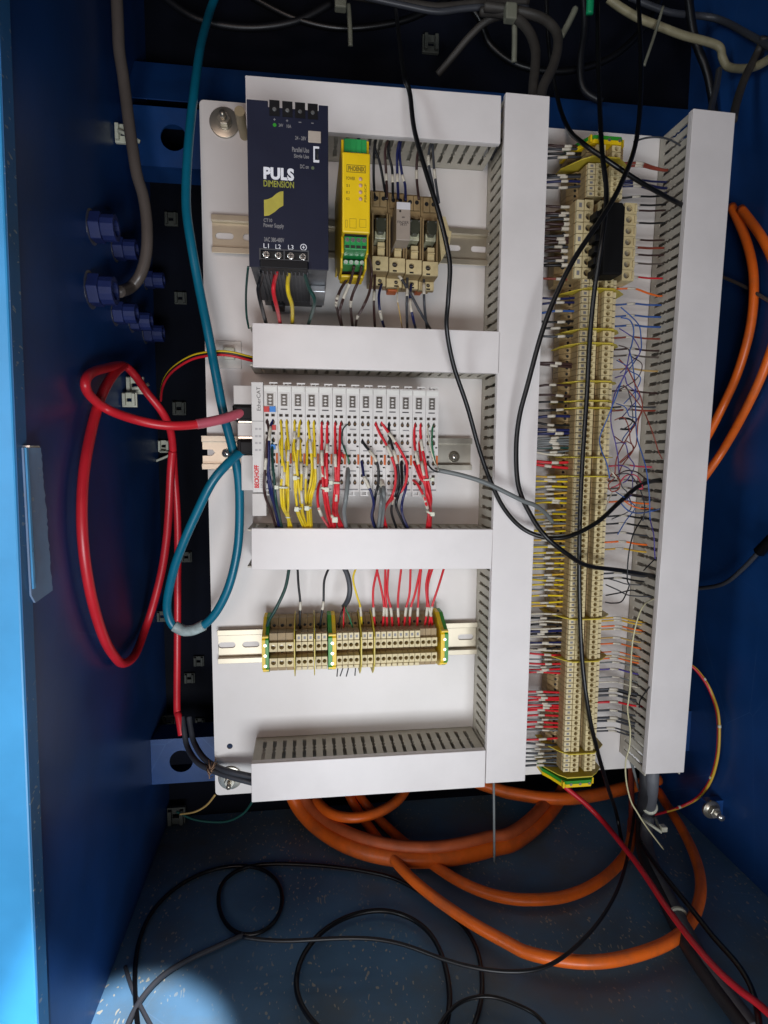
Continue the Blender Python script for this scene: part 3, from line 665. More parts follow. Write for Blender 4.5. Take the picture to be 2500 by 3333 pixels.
wires('Z2', [
    ('black', 'black wire right beside the yellow module, above the relay sockets', [], [(515, 130), (500, 230), (540, 350), (580, 560), (600, 690)]),
    ('black', 'black wire next to the yellow module running straight down', [], [(505, 130), (490, 300), (488, 500), (500, 700)]),
    ('brown', 'dark marked wire above the first relay socket', [(.62, .72)], [(625, 130), (590, 260), (600, 450), (610, 690)]),
    ('black', 'black marked wire above the grey relay, left', [(.62, .74)], [(630, 150), (620, 270), (655, 430), (660, 690)]),
    ('navy', 'navy marked wire above the grey relay, middle', [(.62, .74)], [(730, 130), (700, 270), (700, 450), (710, 690)]),
    ('navy', 'navy marked wire above the grey relay, right', [(.6, .7)], [(735, 150), (720, 280), (745, 470), (770, 560), (775, 700)]),
    ('brown', 'brown marked wire above the third relay socket', [(.55, .68)], [(920, 150), (880, 300), (875, 500), (895, 690)]),
    ('dkgrey', 'grey marked wire above the fourth relay socket, left', [(.3, .45)], [(1010, 150), (980, 300), (990, 420), (1020, 560), (1040, 720)]),
    ('dkgrey', 'grey marked wire above the fourth relay socket, right', [(.5, .63)], [(1015, 150), (1030, 400), (1050, 560), (1075, 720)]),
    ('navy', 'short blue wire at the top of the yellow module', [], [(350, 140), (360, 175), (365, 210)]),
    ('black', 'black wire curving into the right end of the top duct', [], [(1640, 150), (1590, 240), (1545, 330), (1560, 300)])],
    '', 'wires hanging from the top duct to the relay sockets', (42, 50, 54), 8.5)

# ================================================================== INPUT / OUTPUT MODULES
HM = 76.
SL = 11.97; sxa = pm(857, 1400, HM)[0]; szt = pm(1150, 1259+4, HM)[1]
xs0 = pm(880, 1298, HM)[0]; xs1 = pm(1406.5, 1309.5, HM)[0]; SL = (xs1-xs0)/12; sxa = xs0-SL*.47
szt = pm(1143, 1262, HM)[1]; Hs = 91.
rowz = [(24.0, 28.6), (39.6, 44.2), (58.0, 62.4), (75.4, 80.2)]
def tear(x, z): return [(x, z+2.9), (x+.9, z+1.6), (x+1.55, z), (x+1.4, z-1.2), (x+.7, z-2.2), (x-.7, z-2.2), (x-1.4, z-1.2), (x-1.55, z), (x-.9, z+1.6)]
def io_module(label):
    r = thing('input_module', label, 'terminal module', (0, 0, 0), 'row of pale grey input modules')
    W = SL-.25; holes = []
    for a, b in rowz:
        for xc in (2.6, 7.6):
            holes += [rect(xc-1.5, xc+1.5, -a-2.5, -a), tear(xc, -b-2.4)]
    holes += [rect(9.0, 11.0, -51.5, -50.2), rect(9.0, 11.0, -69.8, -68.6)]
    MB().prism(rect(0, W, -Hs, 0), holes, -4.5, 0).build('housing', PLC, r)
    MB().box(.1, W-.1, -Hs+.1, -.1, -60, -6.2).build('rear_housing', PLC, r)
    MB().box(.3, W-.3, -Hs+3, -22, -6.15, -4.55).build('contact_block', PLCD, r)
    sp = MB()
    for a, b in rowz:
        for xc in (2.6, 7.6): sp.cyl(xc+.3, -b-2.8, .9, -4.5, -2.6, 8)
    sp.build('spring_contacts', mat('bronze_contact', (130, 104, 78), .35, .6), r)
    MB().box(.3, W-.3, -5, -.8, .03, .7).build('label_strip', mat('pale_label', (222, 220, 214), .35), r, bev=.15)
    MB().box(1.2, 9.9, -18.2, -6.0, .03, .3).build('window_frame', PLC, r, bev=.1)
    lw = MB().box(2.4, 8.4, -17.2, -7, .31, .5).build('led_window', mat('dark_led_window', (92, 86, 80), .3), r)
    dm = MB()
    for k in range(3):
        z = -9.6-k*2.7; dm.prism([(3.7, z), (5.4, z+.9), (7.1, z), (5.4, z-.9)], [], .51, .6)
    for x in (2.55, 8.0): dm.box(x, x+.3, -17, -7.2, .51, .6)
    dm.build('light_guide', PLC, lw)
    MB().box(2.4, 8.2, -20.6, -19.6, .03, .1).build('print_line', INK, r)
    pr = MB()
    for z in (-36, -54.6, -72.6): pr.box(3, 8.6, z-.5, z+.5, .03, .08)
    pr.box(1, 10.4, -89.6, -88.4, .03, .08); pr.build('part_number', GREYP, r)
    MB().box(9.7, 11.4, -67, -58, .03, .9).build('orange_tab', ORNG, r, bev=.2)
    hk = MB(); hk.box(4.5, 11.6, 1.8, 3.0, -8, -3); hk.box(4.6, 5.8, 0, 1.8, -8, -3); hk.box(8.2, 9.2, 0, 1.8, -8, -3)
    hk.box(1, 8.2, -Hs-4.0, -Hs-2.9, -8, -3); hk.box(6.2, 7.4, -Hs-2.9, -Hs, -8, -3); hk.box(1, 2, -Hs-2.9, -Hs, -8, -3)
    hk.build('latch_hook', PLC, r)
    return r
ordw = ['first', 'second', 'third', 'fourth', 'fifth', 'sixth', 'seventh', 'eighth', 'ninth', 'tenth', 'eleventh', 'twelfth', 'thirteenth']
desc = ['next to the white fieldbus coupler, with red and blue tabs', 'with the leftmost yellow wire bundle', 'with the middle yellow wire bundle', 'with the right yellow wire bundle',
        'with the left red wire bundle', 'with the second red wire bundle', 'with the thin grey green cable', 'with one black wire in its second row', 'with two long red wires starting at its top row',
        'behind the crossing black and red wires', 'with dark blue and black wires at its lower rows', 'with the rightmost red wire bundle', 'at the right end of the row, with green and white wires']
proto = io_module('')
for i in range(13):
    o = proto if i == 0 else copy_tree(proto)
    o['label'] = 'pale grey module '+desc[i]; o.location = ((sxa+i*SL)/1000, -HM/1000, (szt-.12*i+.7)/1000)
# coloured tabs of the first module (its power contacts)
for (a, b, m, nm) in (((525, 410), (605, 490), REDB, 'red'), ((610, 410), (695, 490), BLUB, 'blue'), ((640, 680), (700, 750), REDB, 'small red'), ((625, 960), (695, 1030), BLUB, 'small blue')):
    e = bx('B5', a, b, HM+1); tag(MB().box(e[0], e[1], e[2], e[3], HM+.65, HM+1.4).build('contact_tab', m, None, bev=.2), nm+(' push-in tab at the top left of the module row' if 'small' not in nm else ' tab lower down on the first module'), 'tab', 'coloured tabs on the first module')
# fieldbus coupler
fc = thing('fieldbus_coupler', 'white fieldbus coupler with two network sockets at the left end of the module row', 'coupler', (*pm(830, 1600, 8), 8))
e = bx('B5', (368, 60), (518, 1650), HM+2)
e0, e1 = e[0], min(e[1], sxa-.3)
MB().box(e0, e1, e[2], e[3], HM-8, HM+2).build('label_face', PLC, fc, bev=.5)
MB().box(e0+.3, e1-.2, e[2]+1, e[3]-2, 10, HM-8.05).build('housing', PLC, fc)
e2 = bx('B5', (360, 1660), (560, 1990), 45); MB().box(e2[0], e2[1], e2[2], e2[3]-.3, 12, 45).build('lower_housing', PLC, fc, bev=.5)
for a, b in (((90, 110), (362, 378)), ((150, 650), (362, 845)), ((205, 1115), (362, 1620))):
    k = bx('B5', a, b, 48); MB().box(k[0], e0-.1, k[2], k[3], 12, 48).build('socket_housing', PLC, fc, bev=.6)
for a, b in (((160, 625), (362, 642)), ((160, 848), (362, 872))):
    k = bx('B5', a, b, 50); MB().box(k[0], e0-.1, k[2], k[3], 20, 50).build('socket_shield', STEEL, fc)
x_, y_ = px('B5', (425, 130), (475, 470)); lettering('EtherCAT', (x_[0], x_[1], y_[0], y_[1]), HM+2, INK, fc, vert=True, bold=.0)
x_, y_ = px('B5', (390, 1255), (455, 1585)); lettering('BECKHOFF', (x_[0], x_[1], y_[0], y_[1]), HM+2, REDP, fc, vert=True, bold=.05)
x_, y_ = px('B5', (475, 1380), (508, 1585)); lettering('EK1100', (x_[0], x_[1], y_[0], y_[1]), HM+2, mat('pale_print', (176, 172, 172), .5), fc, vert=True, bold=0)
for y in (735, 840, 938, 1038):
    for xx_ in (418, 470): 
        X, Z = pm(*px('B5', (xx_, y))[0], HM+2); MB().box(X-1.1, X+1.1, Z-.9, Z+.9, HM+2.02, HM+2.1).build('port_print', mat('pale_print', (176, 172, 172), .5), fc)
X0, Z0_ = pm(*px('B5', (368, 622))[0], HM+2); MB().box(e0+.1, e1-.1, Z0_-.2, Z0_+.2, HM+2.02, HM+2.2).build('seam', GREYP, fc)
for (a, b, nm) in (((72, 385), (362, 615), 'black network plug of the red cable in the upper socket'), ((135, 885), (362, 1100), 'black network plug of the teal cable in the lower socket')):
    k = bx('B5', a, b, 52); pg = thing('network_plug', nm, 'plug', (k[0], k[2], 30), 'network plugs in the fieldbus coupler')
    MB().box(k[0], e0-.2, k[2], k[3], 26, 50).build('boot', BLACK, pg, bev=1.5)
    MB().box(k[0]+3, e0-.2, k[2]+2, k[3]-2, 50.05, 53).build('latch', BLACK, pg, bev=.8)

Y = 'yellow wire of the left bundle, '; Y2 = 'yellow wire of the middle bundle, '; Y3 = 'yellow wire of the right bundle, '
wires('B5', [
    (('brown', 9), 'dark brown wire at the far left of the module wiring', [(.3, .38)], [(570, 600), (600, 780), (570, 950), (555, 1200), (530, 1500), (545, 1700), (620, 1900), (710, 2180)]),
    (('navy', 9), 'navy wire with a white ferrule from the first module', [(.06, .18)], [(650, 600), (610, 780), (600, 950), (600, 1200), (590, 1400), (620, 1650), (690, 1900), (750, 2180)]),
    (('navy', 9), 'second navy wire from the first module', [], [(570, 900), (585, 1100), (590, 1300), (640, 1600), (680, 1850), (770, 2180)]),
    (('dkgreen', 9), 'dark green wire beside the first yellow bundle', [], [(650, 900), (650, 1200), (680, 1500), (700, 1750), (740, 1950), (795, 2180)]),
    ('yellow', Y+'from the top left hole', [(.34, .43)], [(765, 600), (785, 800), (790, 1100), (790, 1400), (770, 1600), (790, 1850), (860, 2000), (905, 2180)]),
    ('yellow', Y+'from the top right hole', [(.24, .32)], [(848, 600), (865, 800), (885, 1000), (870, 1250), (850, 1450), (850, 1700), (850, 1900), (925, 2180)]),
    ('yellow', Y+'from the second row left hole', [(.3, .42)], [(765, 870), (760, 1000), (800, 1200), (825, 1350), (810, 1600), (820, 1850), (870, 2000), (885, 2180)]),
    ('yellow', Y+'from the second row right hole', [], [(845, 880), (850, 1050), (875, 1300), (880, 1600), (880, 1800), (880, 1980), (940, 2180)]),
    ('yellow', Y2+'from the top left hole', [(.09, .15)], [(965, 600), (970, 800), (960, 1000), (990, 1200), (1000, 1500), (990, 1700), (1010, 1880), (1080, 2050), (1145, 2180)]),
    ('yellow', Y2+'from the top right hole', [(.14, .23)], [(1045, 600), (1030, 800), (1020, 1000), (1000, 1250), (1020, 1450), (1040, 1650), (1060, 1850), (1090, 2000), (1165, 2190)]),
    ('yellow', Y2+'from the second row left hole', [(.2, .3)], [(955, 880), (950, 1100), (970, 1300), (975, 1600), (1000, 1800), (1010, 1950), (1110, 2180)]),
    ('yellow', Y2+'from the second row right hole', [(.2, .3), (.43, .53)], [(1050, 880), (1055, 1150), (1070, 1350), (1065, 1600), (1080, 1800), (1090, 1950), (1155, 2180)]),
    ('yellow', Y3+'from the top left hole', [(.16, .26)], [(1155, 600), (1180, 800), (1200, 1000), (1220, 1300), (1200, 1500), (1150, 1750), (1160, 1900), (1185, 2190)]),
    ('yellow', Y3+'from the top right hole', [(.28, .36)], [(1240, 600), (1255, 900), (1265, 1200), (1270, 1500), (1220, 1700), (1200, 1880), (1220, 2190)]),
    ('yellow', Y3+'from the second row left hole', [(.24, .34)], [(1150, 880), (1150, 1100), (1145, 1300), (1130, 1500), (1130, 1750), (1150, 1900), (1165, 2190)]),
    ('yellow', Y3+'from the second row right hole', [], [(1235, 880), (1240, 1200), (1240, 1500), (1190, 1700), (1180, 1900), (1205, 2190)])],
    '', 'wires from the modules down into the duct', (HM-2, HM+11, 44), 8)
for k, (lb_, a, b) in enumerate((('left red bundle', 25, 0), )): pass
RL = 'red wire of the left red bundle, '; R2 = 'red wire of the second red bundle, '; R3 = 'red wire of the rightmost bundle, '
wires('B6', [
    ('red', RL+'from the top left hole', [(.22, .33)], [(25, 540), (30, 800), (30, 1000), (50, 1250), (60, 1450), (120, 1650), (170, 1860)]),
    ('red', RL+'from the top right hole', [(.17, .24)], [(92, 540), (95, 800), (90, 1000), (95, 1250), (80, 1450), (110, 1650), (150, 1860)]),
    ('red', RL+'from the second row left hole', [(.22, .32)], [(25, 780), (20, 1000), (40, 1200), (50, 1400), (90, 1650), (150, 1860)]),
    ('red', RL+'from the second row right hole', [(.22, .32)], [(92, 790), (70, 1000), (80, 1300), (100, 1500), (140, 1700), (190, 1860)]),
    ('red', RL+'bowing out lowest on the left', [(.35, .48)], [(20, 1240), (-20, 1380), (-18, 1550), (10, 1650), (60, 1750), (130, 1850)]),
    ('red', R2+'from the top left hole', [(.25, .34)], [(188, 540), (195, 800), (195, 1000), (200, 1250), (180, 1450), (170, 1650), (200, 1860)]),
    ('red', R2+'from the top right hole', [], [(255, 540), (250, 800), (240, 1000), (235, 1250), (230, 1450), (210, 1650), (250, 1860)]),
    ('red', R2+'from the second row', [(.45, .52)], [(188, 790), (215, 1000), (220, 1250), (210, 1450), (195, 1650), (270, 1860)]),
    ('red', R2+'from the third row', [], [(305, 1000), (265, 920), (240, 1050), (215, 1250), (225, 1450), (215, 1650), (300, 1860)]),
    (('red', 9), 'long red wire crossing the modules, inner one', [(.2, .28)], [(680, 540), (740, 680), (800, 780), (870, 930), (930, 1120), (930, 1300), (890, 1450), (820, 1560), (790, 1680), (830, 1860)]),
    (('red', 9), 'long red wire crossing the modules, outer one', [(.1, .18)], [(750, 530), (840, 660), (920, 770), (1000, 900), (1070, 1050), (1070, 1230), (1020, 1370), (900, 1480), (820, 1570), (785, 1680), (790, 1860)]),
    (('black', 9), 'black wire running between the two long red wires', [(.22, .32), (.56, .66)], [(845, 540), (860, 700), (890, 830), (930, 960), (965, 1130), (970, 1300), (940, 1430), (890, 1560), (890, 1680), (950, 1860)]),
    (('black', 10), 'black wire starting low beside the outer long red wire', [], [(1000, 1000), (1010, 1150), (1010, 1300), (970, 1430), (940, 1560), (980, 1680), (1070, 1860)]),
    (('navy', 9), 'dark blue wire right of the outer long red wire', [(.14, .22)], [(1050, 1040), (1060, 1200), (1060, 1350), (1020, 1500), (1010, 1620), (1040, 1740), (1100, 1860)]),
    (('black', 9), 'black wire with a white sleeve from the eighth module', [(.13, .24)], [(510, 750), (560, 830), (620, 900), (690, 1000), (725, 1130), (720, 1300), (690, 1430), (665, 1600), (650, 1700), (695, 1860)]),
    (('navy', 9), 'navy wire with a white sleeve from the third row of the eighth module', [(.2, .32)], [(510, 1000), (530, 1100), (545, 1200), (590, 1300), (640, 1420), (665, 1550), (640, 1700), (685, 1860)]),
    (('grey', 14), 'grey sheathed cable with a stripped white end in the middle of the modules', [(.02, .14)], [(750, 1250), (785, 1350), (790, 1450), (785, 1600), (760, 1860)]),
    (('grey', 12), 'grey sheathed cable just left of the stripped one', [], [(745, 1330), (760, 1450), (750, 1600), (720, 1860)]),
    (('dkgreen', 5), 'thin dark green wire looping at the top of the seventh module', [], [(350, 560), (285, 640), (278, 780), (315, 900), (350, 1100)]),
    (('green', 5), 'thin green wire into the grey cable at the seventh module', [], [(300, 820), (330, 930), (360, 1020), (340, 1110)]),
    (('grey', 15), 'grey sheathed cable running down below the seventh module', [], [(348, 1100), (345, 1300), (322, 1500), (300, 1650), (330, 1860)]),
    ('red', R3+'from the top left hole', [(.22, .32)], [(1165, 550), (1165, 800), (1190, 950), (1240, 1150), (1310, 1300), (1340, 1500), (1340, 1650), (1315, 1850)]),
    ('red', R3+'from the top right hole', [(.13, .22)], [(1235, 550), (1250, 800), (1290, 1000), (1320, 1200), (1350, 1350), (1370, 1500), (1350, 1650), (1345, 1850)]),
    ('red', R3+'from the second row', [(.2, .32)], [(1220, 750), (1240, 950), (1270, 1150), (1300, 1280), (1320, 1450), (1350, 1620), (1330, 1850)]),
    ('red', R3+'from the third row', [], [(1145, 1010), (1190, 1100), (1240, 1230), (1290, 1300), (1350, 1500), (1365, 1640), (1360, 1850)]),
    ('red', R3+'from the lowest row', [(.25, .55)], [(1140, 1250), (1200, 1300), (1270, 1430), (1310, 1550), (1335, 1650), (1350, 1850)]),
    (('white', 4.5), 'thin white wire from the last module into the grey cable', [], [(1320, 570), (1345, 780), (1400, 1000), (1440, 1080), (1485, 1130)]),
    (('green', 6), 'thin green wire from the last module into the grey cable', [], [(1390, 570), (1380, 780), (1400, 950), (1430, 1070), (1490, 1140)]),
    (('black', 6), 'thin black wire from the last module into the grey cable', [], [(1320, 1020), (1360, 1100), (1430, 1150), (1490, 1150)])],
    '', 'wires from the modules down into the duct', (HM-2, HM+11, 44), 9)
def tie(s, a, b, h, label, wpx=9, head=True, grp='pale nylon ties on the wire bundles'):
    (x0, y0), (x1, y1) = px(s, a, b); A = pm(x0, y0, h); B = pm(x1, y1, h)
    o = thing('cable_tie', label, 'cable tie', ((A[0]+B[0])/2, (A[1]+B[1])/2, h), grp)
    r = mmpx(wpx, h)/2
    MB().tube([(A[0], A[1], h-3), ((A[0]*3+B[0])/4, (A[1]*3+B[1])/4, h+.6), ((A[0]+B[0]*3)/4, (A[1]+B[1]*3)/4, h+.6), (B[0], B[1], h-3)], r*.55, 6).build('strap', TIE, o, True)
    if head: MB().box(B[0]-r, B[0]+r, B[1]-r, B[1]+r, h-2, h+2.2).build('head', TIE, o, bev=.5)
tie('B5', (890, 1580), (710, 1575), HM+13, 'nylon tie around the left yellow bundle', 13)
tie('B5', (1040, 1440), (975, 1440), HM+13, 'nylon tie high on the middle yellow bundle', 14)
tie('B5', (1060, 1880), (1000, 1890), HM+10, 'nylon tie low on the middle yellow bundle', 15)
tie('B5', (1200, 1870), (1145, 1875), HM+10, 'nylon tie low on the right yellow bundle', 15)
tie('B5', (910, 2010), (840, 2010), HM+6, 'nylon tie at the foot of the left yellow bundle', 8, False)
tie('B6', (20, 1345), (90, 1370), HM+13, 'nylon tie on the left red bundle', 15)
tie('B6', (260, 1290), (140, 1285), HM+13, 'nylon tie on the second red bundle', 13)
tie('B6', (150, 1690), (190, 1740), HM+8, 'nylon tie where the two red bundles meet', 18)
tie('B6', (1270, 1255), (1385, 1245), HM+13, 'nylon tie high on the rightmost red bundle', 12)
tie('B6', (1320, 1640), (1385, 1670), HM+8, 'nylon tie low on the rightmost red bundle', 14)

# ================================================================== TERMINAL BLOCKS
TP = mmpx(19.4, 50)                                     # pitch of the small blocks
def block_bits(root, P_, bodym=BEI, screwm=mat('shaded_screw', (88, 80, 70), .5, .5), big=False, marker=True, dark=BEID):  # small screws coloured dark so their shafts read as shaded
    g_ = .18
    pr = [(-4, 9), (-4, 22), (1.5, 31), (4.2, 31), (4.2, 46), (12.2, 46), (12.2, 41), (21.6, 41), (21.6, 38), (26.4, 38), (26.4, 41), (36.0, 41), (36.0, 45), (41, 45), (41, 31), (43.5, 31), (46, 20), (46, 9)]
    # u is measured away from the wire-entry side; local X = along the row, local Z = -u
    MB().prism(pr, [], g_, P_-g_, lambda u, v, w_: (w_, -u, v)).build('body', dark, root)
    r_ = P_*.36 if not big else P_*.3
    for uc in (16.4, 31.5):
        f_ = MB().prism(rect(g_+.05, P_-g_-.05, -uc-4.3, -uc+4.3), [circ(P_/2, -uc, r_, 12)], 41.03, 50.2).build('screw_shaft', bodym, root)
        s_ = MB().cyl(P_/2, -uc, r_*.96, 41.04, 41.6 if not big else 44, 10).build('screw', screwm, f_)
        MB().box(P_/2-.2, P_/2+.2, -uc-r_*.8, -uc+r_*.8, 41.61 if not big else 44.01, 41.7 if not big else 44.1).build('slot', VOID, s_)
    MB().cyl(P_/2, -24, r_*.8, 38.03, 38.3, 10).build('test_hole', VOID, root)
    MB().cyl(P_/2, -1.0, r_*.7, 31.03, 31.3, 8).build('wire_entry', VOID, root)
    if marker:
        mk = MB().box(g_+.2, P_-g_-.2, -11.6, -4.8, 46.03, 49.6).build('marker', MARK, root, bev=.2)
        MB().box(P_*.3, P_*.7, -9.6, -6.8, 49.63, 49.68).build('print', GREYP, mk)
        MB().box(g_+.3, P_-g_-.3, -40.4, -37.2, 45.03, 48).build('small_marker', MARK, root, bev=.3)
def block(label, P_, group, **k):
    r = thing('terminal_block', label, 'terminal block', (0, 0, 0), group); block_bits(r, P_, **k); return r
PROTO = {}
def place(kind, X, Z, rot, label, group, dz=0.):
    if kind not in PROTO:
        PROTO[kind] = o = {'small': lambda: block(label, TP, group), 'plain': lambda: block(label, TP, group, marker=False),
                           'big': lambda: block(label, mmpx(27, 50), group, big=True, marker=False, screwm=ZINC),
                           'large': lambda: block(label, mmpx(35.7, 52), group, big=True)}[kind]()
    else: o = copy_tree(PROTO[kind])
    o['label'] = label; o['group'] = group
    o.location = (X/1000, -dz/1000, Z/1000); o.rotation_euler = (0, rot, 0)
    return o
def earth_block(X, Z, rot, w_, label, group, flip=False):
    r = thing('earth_terminal', label, 'earth terminal', (X, Z, 0), group)
    ORG[r.name] = (0, 0, 0)
    pr = [(-6, 9), (-6, 24), (-1, 33), (2, 40), (5, 47), (9, 51), (36, 51), (40, 46), (44, 40), (46, 30), (46, 9)]
    a, b = (0, w_*.5), (w_*.5+.1, w_)
    ya, ga = (b, a) if flip else (a, b)
    yy = MB().prism(pr, [], ya[0], ya[1], lambda u, v, w: (w, -u, v)).build('yellow_half', YEL, r, bev=.3)
    MB().prism(pr, [], ga[0], ga[1], lambda u, v, w: (w, -u, v)).build('green_half', GRNB, r, bev=.3)
    for u in (14, 24, 34): MB().cyl(w_/2, -u, 1.5, 51.02, 51.6, 10).build('screw', ZINC, r)
    for u in (6, 40): MB().box(.3, w_-.3, -u-.8, -u+.8, 46, 51.9 if u == 6 else 47).build('notch_rib', YEL, yy)
    r.rotation_euler = (0, rot, 0)
    return r
def divider(X, Z, rot, label, group, big=0.):
    r = thing('partition_plate', label, 'partition', (X, Z, 0), group); ORG[r.name] = (0, 0, 0)
    pr = [(-7-big, 9), (-7-big, 26), (-3, 38), (2, 47), (8, 53), (36, 53), (43, 48), (50+big, 38), (52+big, 9)]
    MB().prism(pr, [], 0, .9, lambda u, v, w: (w, -u, v)).build('plate', YELD, r)
    MB().prism([(a, b) for a, b in ((8, 53.03), (36, 53.03), (36, 54), (8, 54))], [], 0, 1.1, lambda u, v, w: (w, -u, v)).build('rim', YELD, r)
    r.rotation_euler = (0, rot, 0); return r
def X7(x, h=50): return pm(840+x*.3737, 2125, h)[0]
zrow = pm(1150, 2098, 50)[1]+16.4
G1 = 'short terminal row on the lower rail'
SR = 'of the short terminal row'
earth_block(X7(34), zrow, 0, X7(93)-X7(34), 'green and yellow earth terminal at the left end '+SR, G1)
for i in range(3):
    place('big', X7(97)+i*mmpx(27, 50), zrow, 0, ['wide beige block '+SR+', beside the left earth terminal', 'wide beige block '+SR+', middle of the three', 'wide beige block '+SR+', against the first yellow partition'][i], G1)
divider(X7(314), zrow, 0, 'thin yellow partition right of the three wide beige blocks', G1)
def smalls(x0, n, what):
    for i in range(n): place('small', X7(x0)+i*TP, zrow, 0, 'narrow beige block %s, %s from its left' % (what, ordw[i]), G1)
smalls(330, 3, 'in the trio after the first yellow partition')
divider(X7(488), zrow, 0, 'thin yellow partition between the black wire pair of the short row', G1)
smalls(503, 2, 'in the pair left of the middle earth terminal')
earth_block(X7(612), zrow, 0, X7(682)-X7(612), 'green and yellow earth terminal in the middle '+SR, G1, True)
smalls(684, 4, 'in the four after the middle earth terminal')
divider(X7(893), zrow, 0, 'thin yellow partition left of the thin yellow wire in the short row', G1)
smalls(904, 2, 'in the pair under the thin yellow wire')
divider(X7(1007), zrow, 0, 'thin yellow partition at the start of the red wires in the short row', G1)
smalls(1020, 8, 'under the red wires'); 
for i in range(3): place('plain', X7(1020)+(8+i)*TP, zrow, 0, 'unmarked beige block near the right end '+SR+', '+ordw[i]+' from its left', G1)
earth_block(X7(1590), zrow, 0, X7(1655)-X7(1590), 'green and yellow earth terminal at the right end '+SR, G1)
WG = 'wires into the short terminal row'
wires('Z4', [
    (('dkgreen', 11), 'dark green wire into the left earth terminal', [], [(502, 100), (480, 220), (430, 330), (390, 400), (372, 470)]),
    ('black', 'black marked wire into the group of three small blocks', [(.5, .62)], [(545, 100), (550, 200), (560, 300), (558, 400), (558, 462)]),
    ('black', 'black marked wire into the pair of small blocks', [(.5, .62)], [(722, 100), (690, 180), (685, 300), (670, 400), (662, 462)]),
    (('dkgrey', 18), 'thick grey cable splitting into three thin wires above the short row', [], [(785, 90), (815, 150), (828, 220), (820, 280), (795, 322)]),
    (('black', 5), 'thin black wire from the split grey cable', [], [(797, 318), (775, 380), (766, 462)]),
    (('red', 5), 'thin red wire from the split grey cable', [], [(797, 318), (794, 380), (793, 462)]),
    (('green', 5), 'thin green wire from the split grey cable', [], [(797, 318), (825, 380), (850, 462)]),
    (('yellow', 7), 'thin yellow marked wire into the short row', [(.6, .74)], [(868, 100), (845, 170), (865, 260), (885, 330), (893, 462)])]+
    [('red', 'red marked wire, %s from the left of the red run into the short row' % ordw[i], [(.58, .72)], p) for i, p in enumerate([
        [(982, 100), (955, 220), (955, 330), (966, 462)], [(968, 100), (1000, 240), (1012, 330), (1002, 462)], [(1020, 100), (1018, 240), (1026, 340), (1030, 462)],
        [(1037, 100), (1030, 240), (1050, 340), (1060, 462)], [(1107, 100), (1090, 250), (1088, 350), (1096, 462)], [(1156, 100), (1150, 250), (1130, 340), (1120, 462)],
        [(1212, 100), (1180, 250), (1155, 340), (1150, 462)], [(1214, 100), (1200, 250), (1195, 340), (1190, 462)], [(1265, 100), (1240, 200), (1245, 330), (1226, 462)],
        [(1280, 100), (1250, 200), (1250, 300), (1268, 380), (1275, 462)], [(1340, 100), (1310, 200), (1270, 330), (1250, 462)]])],
    '', WG, (36, 40, 31), 8)
wires('Z4', [(('black', 4), 'short dark wire end below the short row, %s' % n_, [], p) for n_, p in (('leftmost', [(762, 655), (758, 700)]), ('second', [(790, 655), (775, 698)]), ('slanting', [(820, 655), (808, 700)]), ('rightmost', [(858, 655), (855, 695)]))],
    '', 'short wire ends below the short row', (14, 14, 14), 4)

# ------------------------------------------------------------------ the long vertical terminal strip
def hx(y): return 1934-(y-1042)*.0479          # photo x of the first screw column
ROT = -math.pi/2
xs_ = (pm(hx(1100), 1100, 50)[0]+pm(hx(2400), 2400, 50)[0])/2-16.4
def ZY(y, h=50): return pm(hx(y)+30, y, h)[1]
vr = thing('mounting_rail', 'long vertical steel rail under the long terminal strip', 'rail', (xs_+20, ZY(2600), 0), 'slotted steel mounting rails')
MB().box(xs_+3, xs_+38, ZY(2530), ZY(440), .2, 7.5).build('profile', ZINC, vr)
GV = 'beige blocks of the long vertical terminal strip'
stops = [(944, 'just below the black cover'), (1074, ''), (1120, ''), (1243, ''), (1306, ''), (1329, ''), (1489, ''), (1551, ''), (2013, ''), (2150, ''), (2448, '')]
names = ['partition on the long strip just below the black cover', 'partition on the long strip, upper one of the pair beside the blue wires', 'partition on the long strip, lower one of the pair beside the blue wires',
         'partition on the long strip under the first brown wires', 'partition on the long strip, upper of the close pair above the blue loop', 'partition on the long strip, lower of the close pair above the blue loop',
         'partition on the long strip beside the white wire', 'partition on the long strip where the yellow wires start', 'curved partition on the long strip where the yellow wires end', 'curved partition on the long strip at the start of the lower red wires', 'slanted partition on the long strip near its bottom']
for (y, _), n_ in zip(stops, names): divider(xs_, ZY(y)-.4, ROT, 'thin yellow '+n_, 'yellow partitions of the long strip', 3 if y in (944, 2013, 2150, 2448) else 0)
secs = [905]+[s_[0] for s_ in stops]+[2513]
sdesc = ['between the black cover and the first yellow partition', 'just below the first yellow partition', 'inside the upper pair of yellow partitions', 'below the upper pair of yellow partitions', 'above the close pair of yellow partitions',
         'inside the close pair of yellow partitions', 'beside the dark blue wire loops', 'beside the two red wires above the yellow run', 'beside the long run of yellow wires', 'beside the black wires under the yellow run', 'beside the lower run of red wires', 'at the foot of the strip']
many = ordw+['fourteenth', 'fifteenth', 'sixteenth', 'seventeenth', 'eighteenth', 'nineteenth', 'twentieth', 'twenty-first', 'twenty-second', 'twenty-third', 'twenty-fourth', 'twenty-fifth', 'twenty-sixth']
for k in range(len(secs)-1):
    za, zb = ZY(secs[k])-.6, ZY(secs[k+1])+.7
    n = max(1, round((za-zb)/TP)); tp = (za-zb)/n
    for i in range(n):
        o = place('small', xs_, za-(i+1)*tp, ROT, 'beige terminal block '+sdesc[k]+(', %s from its top' % many[i] if n > 1 else ''), GV)
        o.scale = (tp/TP, 1, 1)
